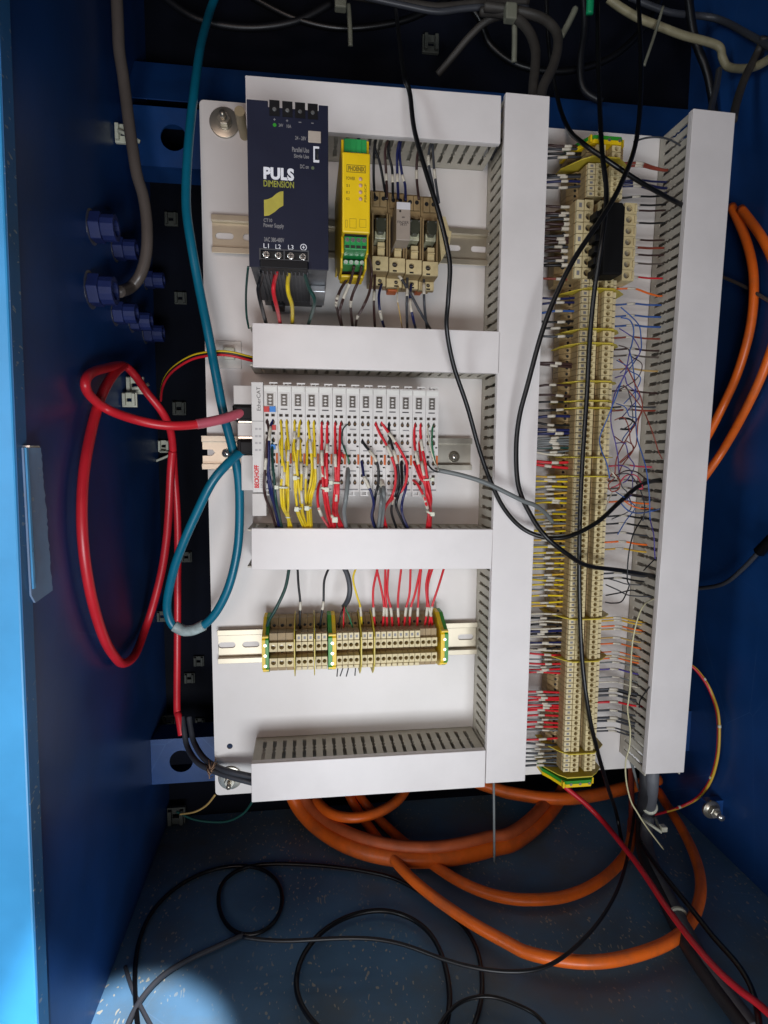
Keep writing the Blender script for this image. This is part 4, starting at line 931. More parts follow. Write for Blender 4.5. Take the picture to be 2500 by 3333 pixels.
# large blocks, top blocks and ends
LP = mmpx(35.7, 52); zl = pm(1960, 652, 52)[1]
xs2 = pm(1918, 780, 52)[0]-16.4
lg = ['beside the top of the black cover', 'below the topmost large one', 'third from the top of the large ones', 'middle of the seven large ones', 'third from the bottom of the large ones', 'second from the bottom of the large ones', 'beside the bottom of the black cover']
for i in range(7): place('large', xs2-1.5, zl-(i+1)*LP, ROT, 'large beige terminal block '+lg[i], 'large beige blocks beside the black cover', 2)
for i in range(7):                              # their outer row to the right of the cover
    X0 = pm(2043, 770, 50)[0]; z_ = zl-(i+.5)*LP
    o = thing('large_outer_terminal', 'beige outer clamp right of the black cover, '+many[i]+' from the top', 'terminal clamp', (X0, z_, 0), 'outer clamps right of the black cover'); 
    f_ = MB().prism(rect(X0-4.5, X0+7.5, z_-LP/2+.2, z_+LP/2-.2), [circ(X0, z_, 3.0, 14)], 30, 51).build('body', BEI, o)
    MB().cyl(X0, z_, 2.8, 47.5, 48.4, 12).build('screw', ZINC, o); MB().box(X0-3.2, X0+6, z_-LP/2+.5, z_+LP/2-.5, 9, 29.9).build('foot', BEID, o)
    MB().box(X0+5.2, X0+7.2, z_-3, z_+3, 51.05, 52.4).build('marker', MARK, o)
q = [pm(*p, 74) for p in ((1975, 655), (2037, 660), (2026, 893), (1957, 893))]
bc = thing('busbar_cover', 'tall black plastic cover with rounded top on the upper part of the long strip', 'cover', (q[0][0], q[3][1], 50))
cxm = (q[0][0]+q[1][0]+q[2][0]+q[3][0])/4; wm = ((q[1][0]-q[0][0])+(q[2][0]-q[3][0]))/4
MB().prism([(cxm-wm, q[3][1]), (cxm+wm, q[2][1]), (cxm+wm, q[1][1]-4), (cxm+wm*.7, q[1][1]), (cxm-wm*.6, q[0][1]), (cxm-wm, q[0][1]-5)], [], 53, 74).build('case', mat('deep_black_plastic', (9, 9, 11), .7, spec=.2), bc, bev=1.2)
for k in range(6):
    z_ = q[0][1]-8-k*10.2; MB().box(cxm-wm-4.5, cxm-wm-.1, z_-3, z_+3, 53, 66).build('side_tooth', BLACK, bc, bev=.8)
zt0 = pm(1940, 640, 50)[1]; zt1 = pm(1940, 530, 50)[1]
nt = 6; tpp = (zt1-zt0)/nt
for i in range(nt):
    o = place('small', xs_+1.5, zt0+i*tpp, ROT, 'beige terminal block above the black cover, %s counted upwards' % ordw[i], GV); o.scale = (tpp/TP, 1, 1)
divider(xs_-1, pm(1950, 519, 50)[1], ROT, 'bright yellow slanted partition near the top of the long strip', 'yellow partitions of the long strip', 3)
for i in range(2): place('plain', xs_+1.5, pm(1950, 512-i*22, 50)[1], ROT, ['lower', 'upper'][i]+' of the two unmarked beige blocks at the very top of the long strip', GV)
earth_block(xs_+1, pm(1950, 468, 50)[1], ROT, 7, 'green and yellow earth terminal at the top end of the long strip', 'earth terminals of the long strip', False)
earth_block(xs_-1, pm(1900, 2555, 48)[1], ROT, 7, 'green and yellow earth terminal at the bottom end of the long strip', 'earth terminals of the long strip', False)
divider(xs_-1, pm(1900, 2520, 48)[1], ROT, 'yellow partition just above the bottom earth terminal', 'yellow partitions of the long strip', 2)

# wires left of the long strip
def edge_x(y): return 1792-.0389*(y-310)
def row_wires(rows, group):
    for i, (y, col, dy, lab) in enumerate(rows):
        w_ = 8
        if isinstance(col, tuple): col, w_ = col
        x1 = hx(y)-50; xa = edge_x(y)-28
        mid = (xa+x1)/2+random.uniform(-8, 8); b = random.uniform(-5, 5)
        P = path('P', [(xa-10, y+dy, 24), (xa+20, y+dy*.8+b*.4, 32), (mid, y+b+dy*.3, 37), (x1-10, y+b*.2, 34), (x1+24, y, 31)], 0)
        s0 = random.uniform(.34, .5); cable('wire', lab, 'wire', col, P, w_, group, [(s0, s0+random.uniform(.11, .16))], n=6, sub=4)
def ords(items, fmt): return [(y, c, dy, fmt % many[i]) for i, (y, c, dy) in enumerate(items)]
GL = 'marked wires from the middle duct into the long strip'
row_wires(ords([(474, 'brown', -4), (499, 'black', 2), (567, 'black', 0), (592, 'navy', 4)], 'dark marked wire at the top left of the long strip, %s from the top'), GL)
row_wires(ords([(672, 'brown', -4), (693, ('brown', 9), 0), (727, ('brown', 11), -2), (748, ('brown', 11), 2), (775, ('brown', 11), 0), (792, ('brown', 11), 3), (820, ('brown', 11), 0), (838, ('brown', 10), 4)], 'brown marked wire left of the large blocks, %s from the top'), GL)
row_wires([(862, ('black', 11), 2, 'thick black marked wire just below the brown wires'), (912, 'rust', -6, 'reddish marked wire under the black one left of the strip')], GL)
row_wires(ords([(968, 'navy', 0), (985, 'navy', 8), (1014, ('blue', 8), 10), (1044, 'black', 0), (1065, 'black', 4)], 'blue black marked wire beside the first yellow partitions, %s from the top'), GL)
row_wires([(1091, 'dkgrey', 2, 'grey marked wire between the upper pair of partitions'), (1187, ('brown', 10), -4, 'thick brown marked wire, upper of two left of the strip'), (1196, 'brown', -12, 'brown marked wire, lower of two left of the strip'),
           (1256, 'brown', 4, 'single brown marked wire above the close pair of partitions'), (1292, 'brown', -6, 'brown marked wire curving up to the close pair of partitions'), (1310, ('black', 7), 0, 'thin black marked wire at the close pair of partitions'),
           (1330, 'black', 6, 'black marked wire bending below the close pair of partitions'), (1356, ('navy', 10), 6, 'dark blue marked wire at the top of the blue loops'), (1384, 'black', -14, 'black marked wire in the middle of the blue loops'),
           (1400, ('navy', 10), -4, 'thick dark blue marked wire in the blue loops'), (1410, ('navy', 10), 2, 'thick dark blue marked wire lowest of the blue loops'), (1440, 'grey', 4, 'pale grey marked wire below the blue loops'),
           (1457, 'dkgreen', 2, 'dark green marked wire above the white one'), (1480, 'white', -14, 'curved white wire above the two red wires'), (1504, ('red', 10), -6, 'upper red marked wire above the yellow run'), (1524, ('red', 10), -16, 'lower red marked wire above the yellow run')], GL)
row_wires(ords([(1550+i*17.7, ('yellow' if i % 3 else 'gold', 7), random.uniform(-5, 5)) for i in range(25)], 'yellow marked wire left of the long strip, %s from the top of the yellow run'), GL)
row_wires(ords([(1560+i*36, ('grey', 7), random.uniform(-3, 3)) for i in range(11)], 'pale grey wire among the yellow ones left of the long strip, %s from top'), GL)
row_wires(ords([(2012, 'black', -2), (2036, 'black', 0), (2052, ('navy', 10), 2), (2064, 'black', 2), (2090, 'navy', 0), (2106, 'black', 8)], 'black marked wire just under the yellow run, %s from the top'), GL)
row_wires(ords([(y, 'red', dy) for y, dy in ((2133, -10), (2160, -3), (2177, 3), (2192, -2), (2254, -2), (2270, -10), (2278, 4), (2297, -2), (2305, 4), (2315, 1), (2330, 1), (2354, -2), (2366, 2), (2402, 6))], 'red wire in the lower red run left of the long strip, %s from top'), GL)
row_wires(ords([(2426, 'dkgrey', -10), (2450, 'dkgrey', 0), (2471, 'dkgrey', 5), (2493, 'dkgrey', 2)], 'dark grey marked wire at the bottom left of the long strip, %s from the top'), GL)

row_wires(ords([(1412+i*9, ('grey', 7), random.uniform(-8, 8)) for i in range(7)], 'faint grey marked wire below the blue loops, %s from the top'), GL)
row_wires(ords([(y, ('white', 6), random.uniform(-6, 6)) for y in (2000, 2026, 2044, 2072, 2098, 2118)], 'pale wire between the black ones under the yellow run, %s from the top'), GL)
row_wires(ords([(y, ('grey', 6), random.uniform(-4, 4)) for y in (2146, 2168, 2184, 2262, 2288, 2340, 2378, 2438, 2460, 2482)], 'pale grey wire between the red and dark ones at the lower left, %s from top'), GL)
row_wires(ords([(y, ('dkgrey', 8), random.uniform(-6, 6)) for y in (484, 512, 575, 605, 700, 715, 762, 806, 850)], 'dim dark wire in the upper left bundle of the long strip, %s from top'), GL)
# wires right of the long strip into the right duct
def rslot(y): return 2135-(y-440)*.0455+6
def right_wires(rows, group):
    for i, (y, col, dy, lab) in enumerate(rows):
        w_ = 6.5
        if isinstance(col, tuple): col, w_ = col
        xa = hx(y)+68; xb = rslot(y)+6
        P = path('P', [(xa-22, y, 26), (xa+8, y+1, 33), ((xa+xb)/2, y+dy*.15-3, 35), (xb-18, y+dy*.6, 28), (xb+16, y+dy, 26), (xb+30, y+dy, 24)], 0)
        s0 = random.uniform(.26, .32); cable('wire', lab, 'wire', col, P, w_, group, [(s0, s0+.14)], n=6, sub=4)
GR = 'marked wires from the long strip into the right duct'
def YD(y): return (1500-y)*-.02+ (12 if y < 1300 else 4)
def rr(items, fmt): return [(y, c, YD(y), fmt % many[i]) for i, (y, c) in enumerate(items)]
right_wires([(531, ('rust', 9), 22, 'rust red wire at the top right of the long strip, upper one'), (541, ('rust', 7), 14, 'rust red wire at the top right of the long strip, lower one'),
             (588, 'navy', 4, 'navy wire right of the top blocks, upper one'), (596, ('navy', 9), 16, 'navy wire right of the top blocks, middle one'), (606, 'navy', 22, 'navy wire right of the top blocks, lower one')], GR)
right_wires(rr([(643, 'black'), (671, 'black'), (689, 'brown'), (729, 'black'), (784, 'brown'), (809, ('rust', 8)), (832, 'brown'), (860, 'taupe')], 'dark marked wire right of the black cover, %s from the top'), GR)
right_wires([(904, 'red', 2, 'thin red marked wire below the black cover'), (939, ('orange', 7), 24, 'orange red marked wire below the thin red one')], GR)
right_wires(rr([(991, 'blue'), (1029, 'blue'), (1061, ('blue', 7)), (1099, 'rust'), (1137, 'brown'), (1158, 'taupe'), (1202, 'tan'), (1272, 'brown'), (1325, 'dkgrey'), (1336, 'rust')], 'thin wire right of the strip in the blue and brown tangle, %s from the top'), GR)
right_wires([(1516, ('pink', 6), 4, 'bright pink marked wire right of the long strip')], GR)
right_wires(rr([(1565, 'brown'), (1590, 'taupe'), (1612, 'black'), (1633, 'orange'), (1680, 'black'), (1705, 'black'), (1735, 'dkgrey'), (1764, ('orange', 7)), (1787, 'gold'), (1866, 'dkgrey'), (1882, 'black')], 'marked wire right of the strip near the black cable, %s from the top'), GR)
right_wires(rr([(2011, 'gold'), (2020, 'gold'), (2038, 'orange'), (2048, 'tan'), (2076, 'tan'), (2095, 'orange'), (2122, ('orange', 5)), (2135, 'tan'), (2143, 'orange')], 'tan or orange wire right of the strip between the curved partitions, %s down'), GR)
right_wires(rr([(2156, 'grey'), (2178, 'purple'), (2204, ('grey', 5)), (2220, ('white', 5))], 'pale or violet marked wire below the curved partition, %s from the top'), GR)
right_wires(rr([(2243, ('dkgrey', 9)), (2250, 'black'), (2263, ('dkgrey', 9)), (2312, ('dkgrey', 8)), (2336, ('dkgrey', 10)), (2346, ('dkgrey', 9)), (2369, 'dkgrey'), (2379, 'dkgrey')], 'dark marked wire at the lower right of the long strip, %s from the top'), GR)
right_wires([(2285, ('red', 9), 14, 'red marked wire between the dark ones at the lower right')], GR)

GT = 'loose thin wires right of the long strip'
def loose(sheet, items):
    for col, w_, lab, pts in items:
        cable('loose_wire', lab, 'wire', col, path(sheet, pts, lambda t, x, y: 58+8*math.sin(3.1*t+x*.05)), w_, GT, n=6, sub=6)
loose('Z6', [
    ('blue', 4.5, 'long thin blue wire arching out and crossing over the long strip', [(760, 0), (840, 70), (900, 140), (915, 220), (915, 330), (860, 430), (780, 540), (720, 700), (660, 850), (600, 1000), (610, 1100), (650, 1200), (675, 1320)]),
    ('blue', 4.5, 'long thin blue wire hanging straight beside the right duct', [(760, 80), (830, 100), (860, 180), (845, 290), (830, 340), (850, 430), (870, 600), (875, 800), (885, 1000), (930, 1150), (960, 1270), (980, 1450), (985, 1640)]),
    ('purple', 4.5, 'thin violet wire curving along the edge of the long strip', [(830, 340), (790, 520), (720, 650), (690, 780), (685, 900), (720, 1050), (740, 1170), (748, 1310)]),
    ('rust', 4.5, 'thin brown wire crossing the blue ones', [(745, 400), (810, 470), (870, 590), (910, 680), (925, 780), (870, 900), (790, 1040), (730, 1160), (715, 1290)]),
    ('rust', 4, 'thin brown wire falling toward the right duct slots', [(780, 600), (850, 680), (930, 790), (980, 900), (1020, 1010), (1050, 1110), (1080, 1170)]),
    ('rust', 4, 'thin brown wire rising from the tangle to the right duct', [(745, 1200), (800, 1150), (870, 1080), (885, 1000), (895, 880), (930, 790)]),
    ('rust', 4.5, 'thin red brown wire knotted beside the strip', [(660, 1340), (700, 1280), (750, 1330), (745, 1400), (690, 1420), (665, 1370), (710, 1320)]),
    ('brown', 4.5, 'thin dark brown wire arching over the knot', [(720, 1300), (800, 1262), (880, 1270), (950, 1320), (990, 1330)]),
    ('pink', 4.5, 'thin pink wire in the knot', [(690, 1390), (740, 1370), (800, 1300), (880, 1300), (930, 1390), (900, 1400)]),
    ('dkgrey', 4.5, 'thin dark wire below the knot', [(740, 1290), (830, 1290), (900, 1390), (935, 1480), (945, 1560), (930, 1650)]),
    ('brown', 4.5, 'short brown wire across the slots below the knot', [(830, 1440), (900, 1450), (1000, 1470), (1050, 1480)]),
    ('blue', 5, 'thin blue wire sagging in an arc under the black cable', [(760, 1510), (820, 1570), (900, 1588), (1000, 1572), (1060, 1555)]),
    ('orange', 4.5, 'thin orange wire sagging in an arc under the black cable', [(770, 1480), (840, 1530), (920, 1552), (1010, 1550)]),
    ('white', 4.5, 'thin white wire end poking over the strip edge', [(650, 1215), (700, 1280), (745, 1345)]),
    ('white', 4.5, 'second thin white wire end below the knot', [(700, 1420), (670, 1480), (640, 1560)]),
    ('black', 7, 'short black wire loop bent back beside the right duct', [(745, 860), (820, 860), (868, 895), (840, 938), (760, 940)])])
loose('Z7', [
    ('black', 5, 'thin black wire looping down from the right duct to the strip', [(1025, 80), (960, 190), (930, 290), (912, 400), (905, 560), (920, 600), (900, 660), (860, 730), (790, 742), (735, 735)]),
    ('dkgrey', 4.5, 'thin grey wire, upper of those crossing at the lower tangle', [(745, 550), (820, 570), (900, 595), (1010, 602)]),
    ('dkgrey', 4.5, 'thin grey wire falling to the right at the lower tangle', [(740, 600), (830, 640), (920, 682), (1090, 692)]),
    ('black', 5, 'thin black wire rising to the right at the lower tangle', [(740, 682), (850, 662), (940, 642), (1020, 665)]),
    ('purple', 4.5, 'thin violet wire across the right duct slots', [(1075, 20), (1085, 110), (1110, 220), (1115, 330), (1120, 400)]),
    ('black', 4.5, 'short thin black wire slanting over the slots', [(1130, 390), (1080, 440), (1030, 492)])])
rs_ = random.Random(3)
for k in range(12):
    y0 = 180+k*112+rs_.uniform(-30, 30); a_ = rs_.uniform(745, 790)-k*5; c_ = rs_.choice(['blue', 'rust', 'purple', 'brown', 'dkgrey', 'rust'])
    nm = {'blue': 'blue', 'rust': 'brown red', 'purple': 'violet', 'brown': 'dark brown', 'dkgrey': 'dark grey'}[c_]
    loose('Z6', [(c_, 3.8, 'very thin %s wire in the tangle right of the strip, %s from top' % (nm, many[k]),
        [(a_-20, y0), (a_+50, y0+rs_.uniform(-20, 50)), (a_+rs_.uniform(70, 120), y0+rs_.uniform(40, 110)), (a_+rs_.uniform(90, 170), y0+rs_.uniform(100, 190)), (a_+rs_.uniform(20, 150), y0+rs_.uniform(200, 290)), (a_+rs_.uniform(-30, 60), y0+rs_.uniform(300, 360))])])
loose('Z8', [('black', 5, 'thin black wire crossed over the slots of the right duct near its foot', [(1125, 320), (1080, 380), (1050, 430), (1045, 480)])])
cable('white_wire', 'thin off-white wire hanging in front of the right duct and ending below it', 'wire', 'cream', path('Z7', [(1135, 700, 40), (1050, 740, 62), (1000, 820, 66), (960, 960, 66), (940, 1100, 66), (930, 1300, 66), (925, 1450, 66)], 0)+path('Z8', [(985, 200), (965, 400), (955, 500), (975, 650), (970, 780), (940, 900), (945, 1050), (980, 1200), (1030, 1290), (1100, 1400)], 62)+path('A5', [(1032, 672)], 40), 5.5)

# ================================================================== CABLES IN FRONT
cable('black_cable', 'black cable hanging over the topmost duct and curving right into the right duct', 'cable', 'jet',
      path('S', [(850, -20, -100), (862, 80, -20), (872, 160, 60), (885, 200, 72), (895, 280, 80), (920, 370, 92), (945, 450, 100), (965, 530, 100), (972, 580, 98), (968, 650, 92), (965, 710, 80), (980, 790, 72), (1010, 880, 66), (1035, 970, 62), (1060, 1040, 62), (1090, 1100, 66), (1130, 1142, 72), (1180, 1161, 76), (1230, 1158, 78), (1290, 1128, 74), (1340, 1083, 66), (1385, 1047, 56), (1432, 1035, 40)], 0), 15.5, 'black cables hanging over the plate', href=72)
cable('black_cable', 'black cable sweeping left over the middle duct and back into the right duct', 'cable', 'jet',
      path('S', [(1378, -20, -60), (1385, 150, 10), (1375, 300, 60), (1340, 400, 84), (1300, 470, 92), (1240, 560, 92), (1200, 640, 88), (1170, 720, 84), (1140, 830, 78), (1122, 900, 74), (1115, 970, 72), (1120, 1050, 74), (1145, 1110, 80), (1180, 1160, 88), (1230, 1200, 84), (1270, 1222, 74), (1340, 1232, 60), (1420, 1245, 42)], 0), 16.5, 'black cables hanging over the plate', href=78)
cable('black_cable', 'black cable hanging straight down over the long terminal strip', 'cable', 'jet',
      path('S', [(1290, -20, -60), (1293, 160, 0), (1300, 320, 62), (1310, 420, 78), (1300, 520, 84), (1285, 620, 76), (1275, 720, 68), (1268, 850, 62), (1258, 1000, 60), (1252, 1150, 62), (1252, 1300, 60), (1258, 1430, 60), (1272, 1540, 60), (1290, 1620, 50), (1310, 1690, 20), (1332, 1760, -40), (1345, 1830, -70)], 0), 16, 'black cables hanging over the plate', href=62)
cable('black_cable', 'short black cable slanting across the top of the long strip into the right duct', 'cable', 'jet',
      path('S', [(1180, -20, -62), (1186, 100, -60), (1205, 215, -48), (1228, 278, 14), (1260, 310, 56), (1310, 345, 66), (1370, 385, 64), (1430, 420, 56), (1478, 445, 46)], 0), 16, 'black cables hanging over the plate', href=60)
cable('black_cable', 'thin grey cable from the top right of the long strip into the right duct', 'cable', 'dkgrey', path('Z5', [(860, 240, 30), (950, 212, 40), (1050, 205, 44), (1140, 225, 40), (1230, 275, 36)], 0), 6, 'black cables hanging over the plate')
cable('grey_cable', 'grey sheathed cable leaving the last module and ending over the yellow wires', 'cable', 'grey',
      path('P', [(1428, 1531, 80), (1507, 1548, 84), (1588, 1575, 84), (1700, 1629, 82), (1742, 1645, 78), (1776, 1671, 70), (1797, 1698, 62)], 0), 15)

# teal and red network cables
cable('teal_cable', 'thick teal network cable looping down and back up to the lower coupler socket', 'cable', 'teal',
      path('A1', [(1300, -40, -90), (1262, 60, -80), (1236, 150, -60), (1200, 300, -30), (1165, 550, 0), (1137, 800, 15), (1120, 1050, 25), (1118, 1250, 30), (1145, 1450, 35), (1190, 1700, 35), (1240, 1950, 40), (1272, 2120, 40)], 0)
      + path('A2', [(1292, 200, 42), (1340, 450, 42), (1392, 650, 42), (1432, 850, 40), (1437, 1100, 38), (1420, 1300, 36), (1370, 1500, 34), (1290, 1655, 30), (1200, 1735, 26), (1100, 1752, 22), (1030, 1715, 22), (1002, 1600, 26), (1040, 1400, 38), (1100, 1230, 46), (1180, 1050, 52), (1270, 870, 58), (1360, 760, 56), (1440, 690, 46), (1490, 670, 40)], 0), 28, n=12, href=36)
cable('heat_shrink', 'milky clear sleeve around the lowest bend of the teal cable', 'sleeve', mat('milky_sleeve', (170, 186, 186), .3, var=.2, scale=120),
      path('A2', [(1222, 1724, 27.5), (1160, 1752, 25), (1100, 1755, 22.5), (1045, 1728, 22)], 0), 35, n=12, href=25)
RC = 'redcable'
arc = [(1500, 440, 40), (1430, 455, 52), (1350, 482, 60), (1180, 518, 70), (1000, 525, 80), (820, 492, 84), (650, 430, 80), (545, 350, 70), (512, 275, 55), (545, 212, 30), (640, 180, 5), (740, 165, -10), (810, 225, 0), (880, 325, 0), (980, 455, -10), (1028, 580, -30), (1045, 800, -50), (1065, 1100, -60), (1066, 1500, -60), (1064, 1900, -60), (1062, 2212, -50)]
cable('red_cable', 'thick red network cable from the upper coupler socket arching left and running down the cabinet', 'cable', RC, path('A2', arc, 0)+path('A3', [(1072, 60, -45), (1090, 170, -40)], 0), 27, n=12, href=50)
cable('strain_sleeve', 'dull translucent sleeve on the red cable next to its plug', 'sleeve', mat('dull_red_sleeve', (196, 92, 108), .4), path('A2', [(1478, 442, 44), (1430, 455, 52), (1350, 482, 60), (1240, 507, 67), (1180, 518, 70)], 0), 31, n=12, href=55)
loopp = [(740, 165, -20), (680, 220, -25), (620, 320, -20), (575, 450, 5), (535, 620, 30), (505, 800, 42), (492, 1000, 48), (497, 1200, 50), (520, 1400, 46), (560, 1600, 36), (620, 1790, 18), (680, 1900, 6), (740, 1952, -4), (810, 1900, -18), (870, 1750, -35), (920, 1600, -42), (970, 1400, -46), (1000, 1200, -48), (1015, 1000, -48), (1025, 800, -44), (1035, 680, -38)]
cable('red_cable', 'long hanging loop of thick red cable on the left cabinet wall', 'cable', RC, path('A2', loopp, 0), 28, n=12, href=30)

# dim thick cable top left and its clip
ta = [(700, -30), (708, 150), (715, 300), (738, 450), (757, 600), (775, 750), (797, 900), (822, 1050), (860, 1180), (882, 1350), (878, 1520), (842, 1650), (785, 1722), (715, 1750)]
def th(t, x, y): return max(-6, min(60, h_wall(x, y, WALL_X+12)))
cable('grey_cable', 'thick brown grey cable running down the left wall into a blue gland', 'cable', 'taupe', path('A1', ta, th), 33, n=12, href=-20)

# wire bundle from the left into the second duct
for col, lab, off in (('yellow', 'yellow', -12), ('black', 'black', -3), ('redcable', 'red', 9)):
    cable('wire', lab+' wire of the bundle curving from the left into the second duct', 'wire', col,
          path('A2', [(1560, 140+off, 20), (1480, 120+off, 26), (1400, 100+off, 30), (1320, 92+off, 30), (1230, 100+off, 26), (1150, 120+off, 15), (1070, 165+off, 0), (1010, 220+off, -20), (975, 290+off, -40), (965, 370+off, -60)], 0), 8, 'bundle curving into the second duct')
for lab, dx, dy in (('upper', 0, 0), ('lower', -42, 22)):
    cable('black_cable', lab+' of the two dark grey cables entering the lowest duct from the left', 'cable', 'dkgrey',
          path('A3', [(1135+dx, 60, -46), (1145+dx, 130, -40), (1165+dx, 215+dy, -30), (1225+dx, 310+dy, -5), (1310+dx*.6, 365+dy, 12), (1400, 395+dy*1.4, 22), (1540, 425+dy*1.7, 28)], 0), 19, 'dark grey cables at the bottom left', n=10)
tw = thing('twine_knot', 'frayed brown twine knotted round the two dark grey cables at the lower left', 'twine', (*pm(688, 2500, 14), 14))
for k in range(9):
    a = random.uniform(0, 6.28); X, Z = pm(688+random.uniform(-9, 9), 2500+random.uniform(-22, 18), 12)
    MB().tube([(X-4*math.cos(a), Z-5*math.sin(a), 10), (X, Z, 21+random.uniform(-2, 3)), (X+4*math.cos(a+.4), Z+5*math.sin(a+.4), 9)], .55, 5).build('strand', mat('twine', (150, 120, 96), .8), tw, True)

# right wall side: orange cables, teal cable, red and yellow bundle, bolt
cable('orange_cable', 'orange cable hanging right of the right duct, inner one', 'cable', 'orange', path('S', [(1580, 445, -60), (1612, 520, -55), (1628, 600, -50), (1622, 700, -50), (1595, 800, -50), (1560, 880, -50), (1518, 960, -50), (1480, 1020, -55)], 0), 30, 'orange cables beside the right duct', n=12)
cable('orange_cable', 'orange cable hanging right of the right duct, outer one at the photo edge', 'cable', 'orange', path('S', [(1600, 450, -60), (1650, 520, -45), (1680, 600, -40), (1680, 700, -40), (1650, 800, -40), (1608, 890, -40), (1560, 975, -40), (1515, 1040, -45)], 0), 30, 'orange cables beside the right duct', n=12)
cable('teal_cable', 'dim grey cable at the right edge curving behind the right duct', 'cable', 'dkgrey', path('S', [(1690, 1140, 0), (1650, 1180, -20), (1605, 1228, -40), (1560, 1262, -60), (1500, 1272, -70)], 0), 16)
cp_ = path('S', [(1672, 1160, -8), (1640, 1192, -22)], 0)
cable('cable_connector', 'black connector on the dim grey cable at the right photo edge', 'connector', 'jet', cp_, 42, n=10)
cable('thin_cable', 'thin brown cable slanting down right of the right duct', 'cable', 'taupe', path('S', [(1540, 590, -110), (1600, 615, -80), (1670, 655, -60)], 0), 12)
for col, dx in (('gold', 5), ('redcable', -4)):
    cable('wire', {'gold': 'yellow', 'redcable': 'red'}[col]+' wire of the long arched bundle at the lower right', 'wire', col,
          path('Z8', [(1400+dx, 130, -40), (1480+dx, 185, -35), (1560+dx, 290, -28), (1612+dx, 400, -24), (1650+dx, 530, -20), (1658+dx, 700, -20), (1642+dx, 880, -24), (1590+dx, 1050, -30), (1500+dx, 1172, -38), (1380+dx, 1240, -45), (1250, 1285, -40), (1140, 1310, -25)], 0), 10, 'bundle of thin wires arching at the lower right', ties=(.1, .3) if dx > 0 else (.55, .8))
rbh = inside(2312, 2632, -60, 17)
rb = pm(2312, 2632, rbh)
o = thing('wall_bolt', 'shiny round bolt sticking out at the lower right of the cabinet', 'bolt', (rb[0], rb[1], rbh))
MB().cyl(rb[0], rb[1], 10.5, rbh, rbh+3, 24).build('washer', ZINC, o, True); MB().cyl(rb[0]+1, rb[1]-.5, 7, rbh+3.1, rbh+9, 6).build('hex_head', ZINC, o, bev=.5); MB().cyl(rb[0]+2, rb[1]-1, 3.6, rbh+9.1, rbh+18, 12).build('threaded_end', STEEL, o, True)
MB().box(rb[0]-6, WALL_R-.3, rb[1]-9, rb[1]+9, rbh-9, rbh-.1).build('bracket', BLUE, o)

# lower right: conduit, red cable
cd = [(968, 150), (962, 300), (945, 440), (930, 560), (935, 660), (970, 770), (1025, 880), (1090, 1010), (1160, 1150), (1250, 1310), (1370, 1480), (1490, 1640), (1580, 1760)]
def hc(off, lo=0): 
    def f(t, x, y): return 12 if t < .12 else min(60, max(-60, h_floor(x, y, FLOOR_Z+off)) if t > .45 else -10-60*(t-.12))
    return f
cable('grey_conduit', 'thick dark grey conduit from the foot of the right duct to the lower right corner', 'conduit', mat('grey_conduit_rubber', (96, 98, 104), .55, var=.15), path('A5', cd, lambda t, x, y: 14 if t < .1 else -30+t*45, 16), 44, n=14, ties=(.24, .68), href=-10)
cable('grey_conduit', 'darker conduit lying right beside the thick grey one', 'conduit', mat('dark_conduit_rubber', (40, 40, 44), .55, var=.15), path('A5', [(x-42 if i < 3 else x-30, y+20) for i, (x, y) in enumerate(cd)], lambda t, x, y: 6 if t < .1 else -45+t*45, 15), 40, n=14, href=-20)
for k, (a, b, w_) in enumerate((((925, 512), (1000, 505), 22), ((1410, 1560), (1540, 1500), 28))):
    (x0, y0), (x1, y1) = px('A5', a, b); h = -8+k*34; A = pm(x0, y0, h); B = pm(x1, y1, h)
    o = thing('cable_tie', ['nylon tie around the grey conduit under the right duct', 'nylon tie holding the red cable to the conduit in the lower right corner'][k], 'cable tie', (A[0], A[1], h), 'nylon ties on the conduits')
    MB().tube([(A[0], A[1], h-8), ((A[0]+B[0])/2, (A[1]+B[1])/2, h+18), (B[0], B[1], h-6)], 2.2, 8).build('strap', TIE, o, True)
    MB().box(B[0]-5, B[0]+2, B[1]-3, B[1]+3, h+8, h+16).build('head', TIE, o, bev=1)
cable('red_cable', 'red cable running diagonally to the lower right corner over the conduit', 'cable', RC, path('A5', [(340, 200, -60), (440, 295, -55), (560, 395, -45), (660, 495, -38), (740, 590, -30), (820, 690, -22), (870, 755, -5), (950, 870, 18), (1050, 1020, 28), (1200, 1220, 36), (1350, 1390, 40), (1480, 1510, 42), (1600, 1600, 45), (1700, 1690, 45)], 0, 36), 20, n=12, href=10)
cable('grey_cable', 'pale stripped cable behind the foot of the right duct', 'cable', 'grey', path('A5', [(840, 150, 5), (870, 260, -5), (905, 380, -20)], 0), 10)
cable('brown_cable', 'dim brown cable hanging straight behind the foot of the right duct', 'cable', 'rust', path('A5', [(835, 140, -40), (840, 400, -60), (838, 640, -70)], 0), 22)
cable('steel_rod', 'thin grey rod hanging straight down under the middle duct', 'rod', 'grey', path('A4', [(1488, 160, 2), (1490, 400, 2), (1492, 655, 2)], 0), 9)

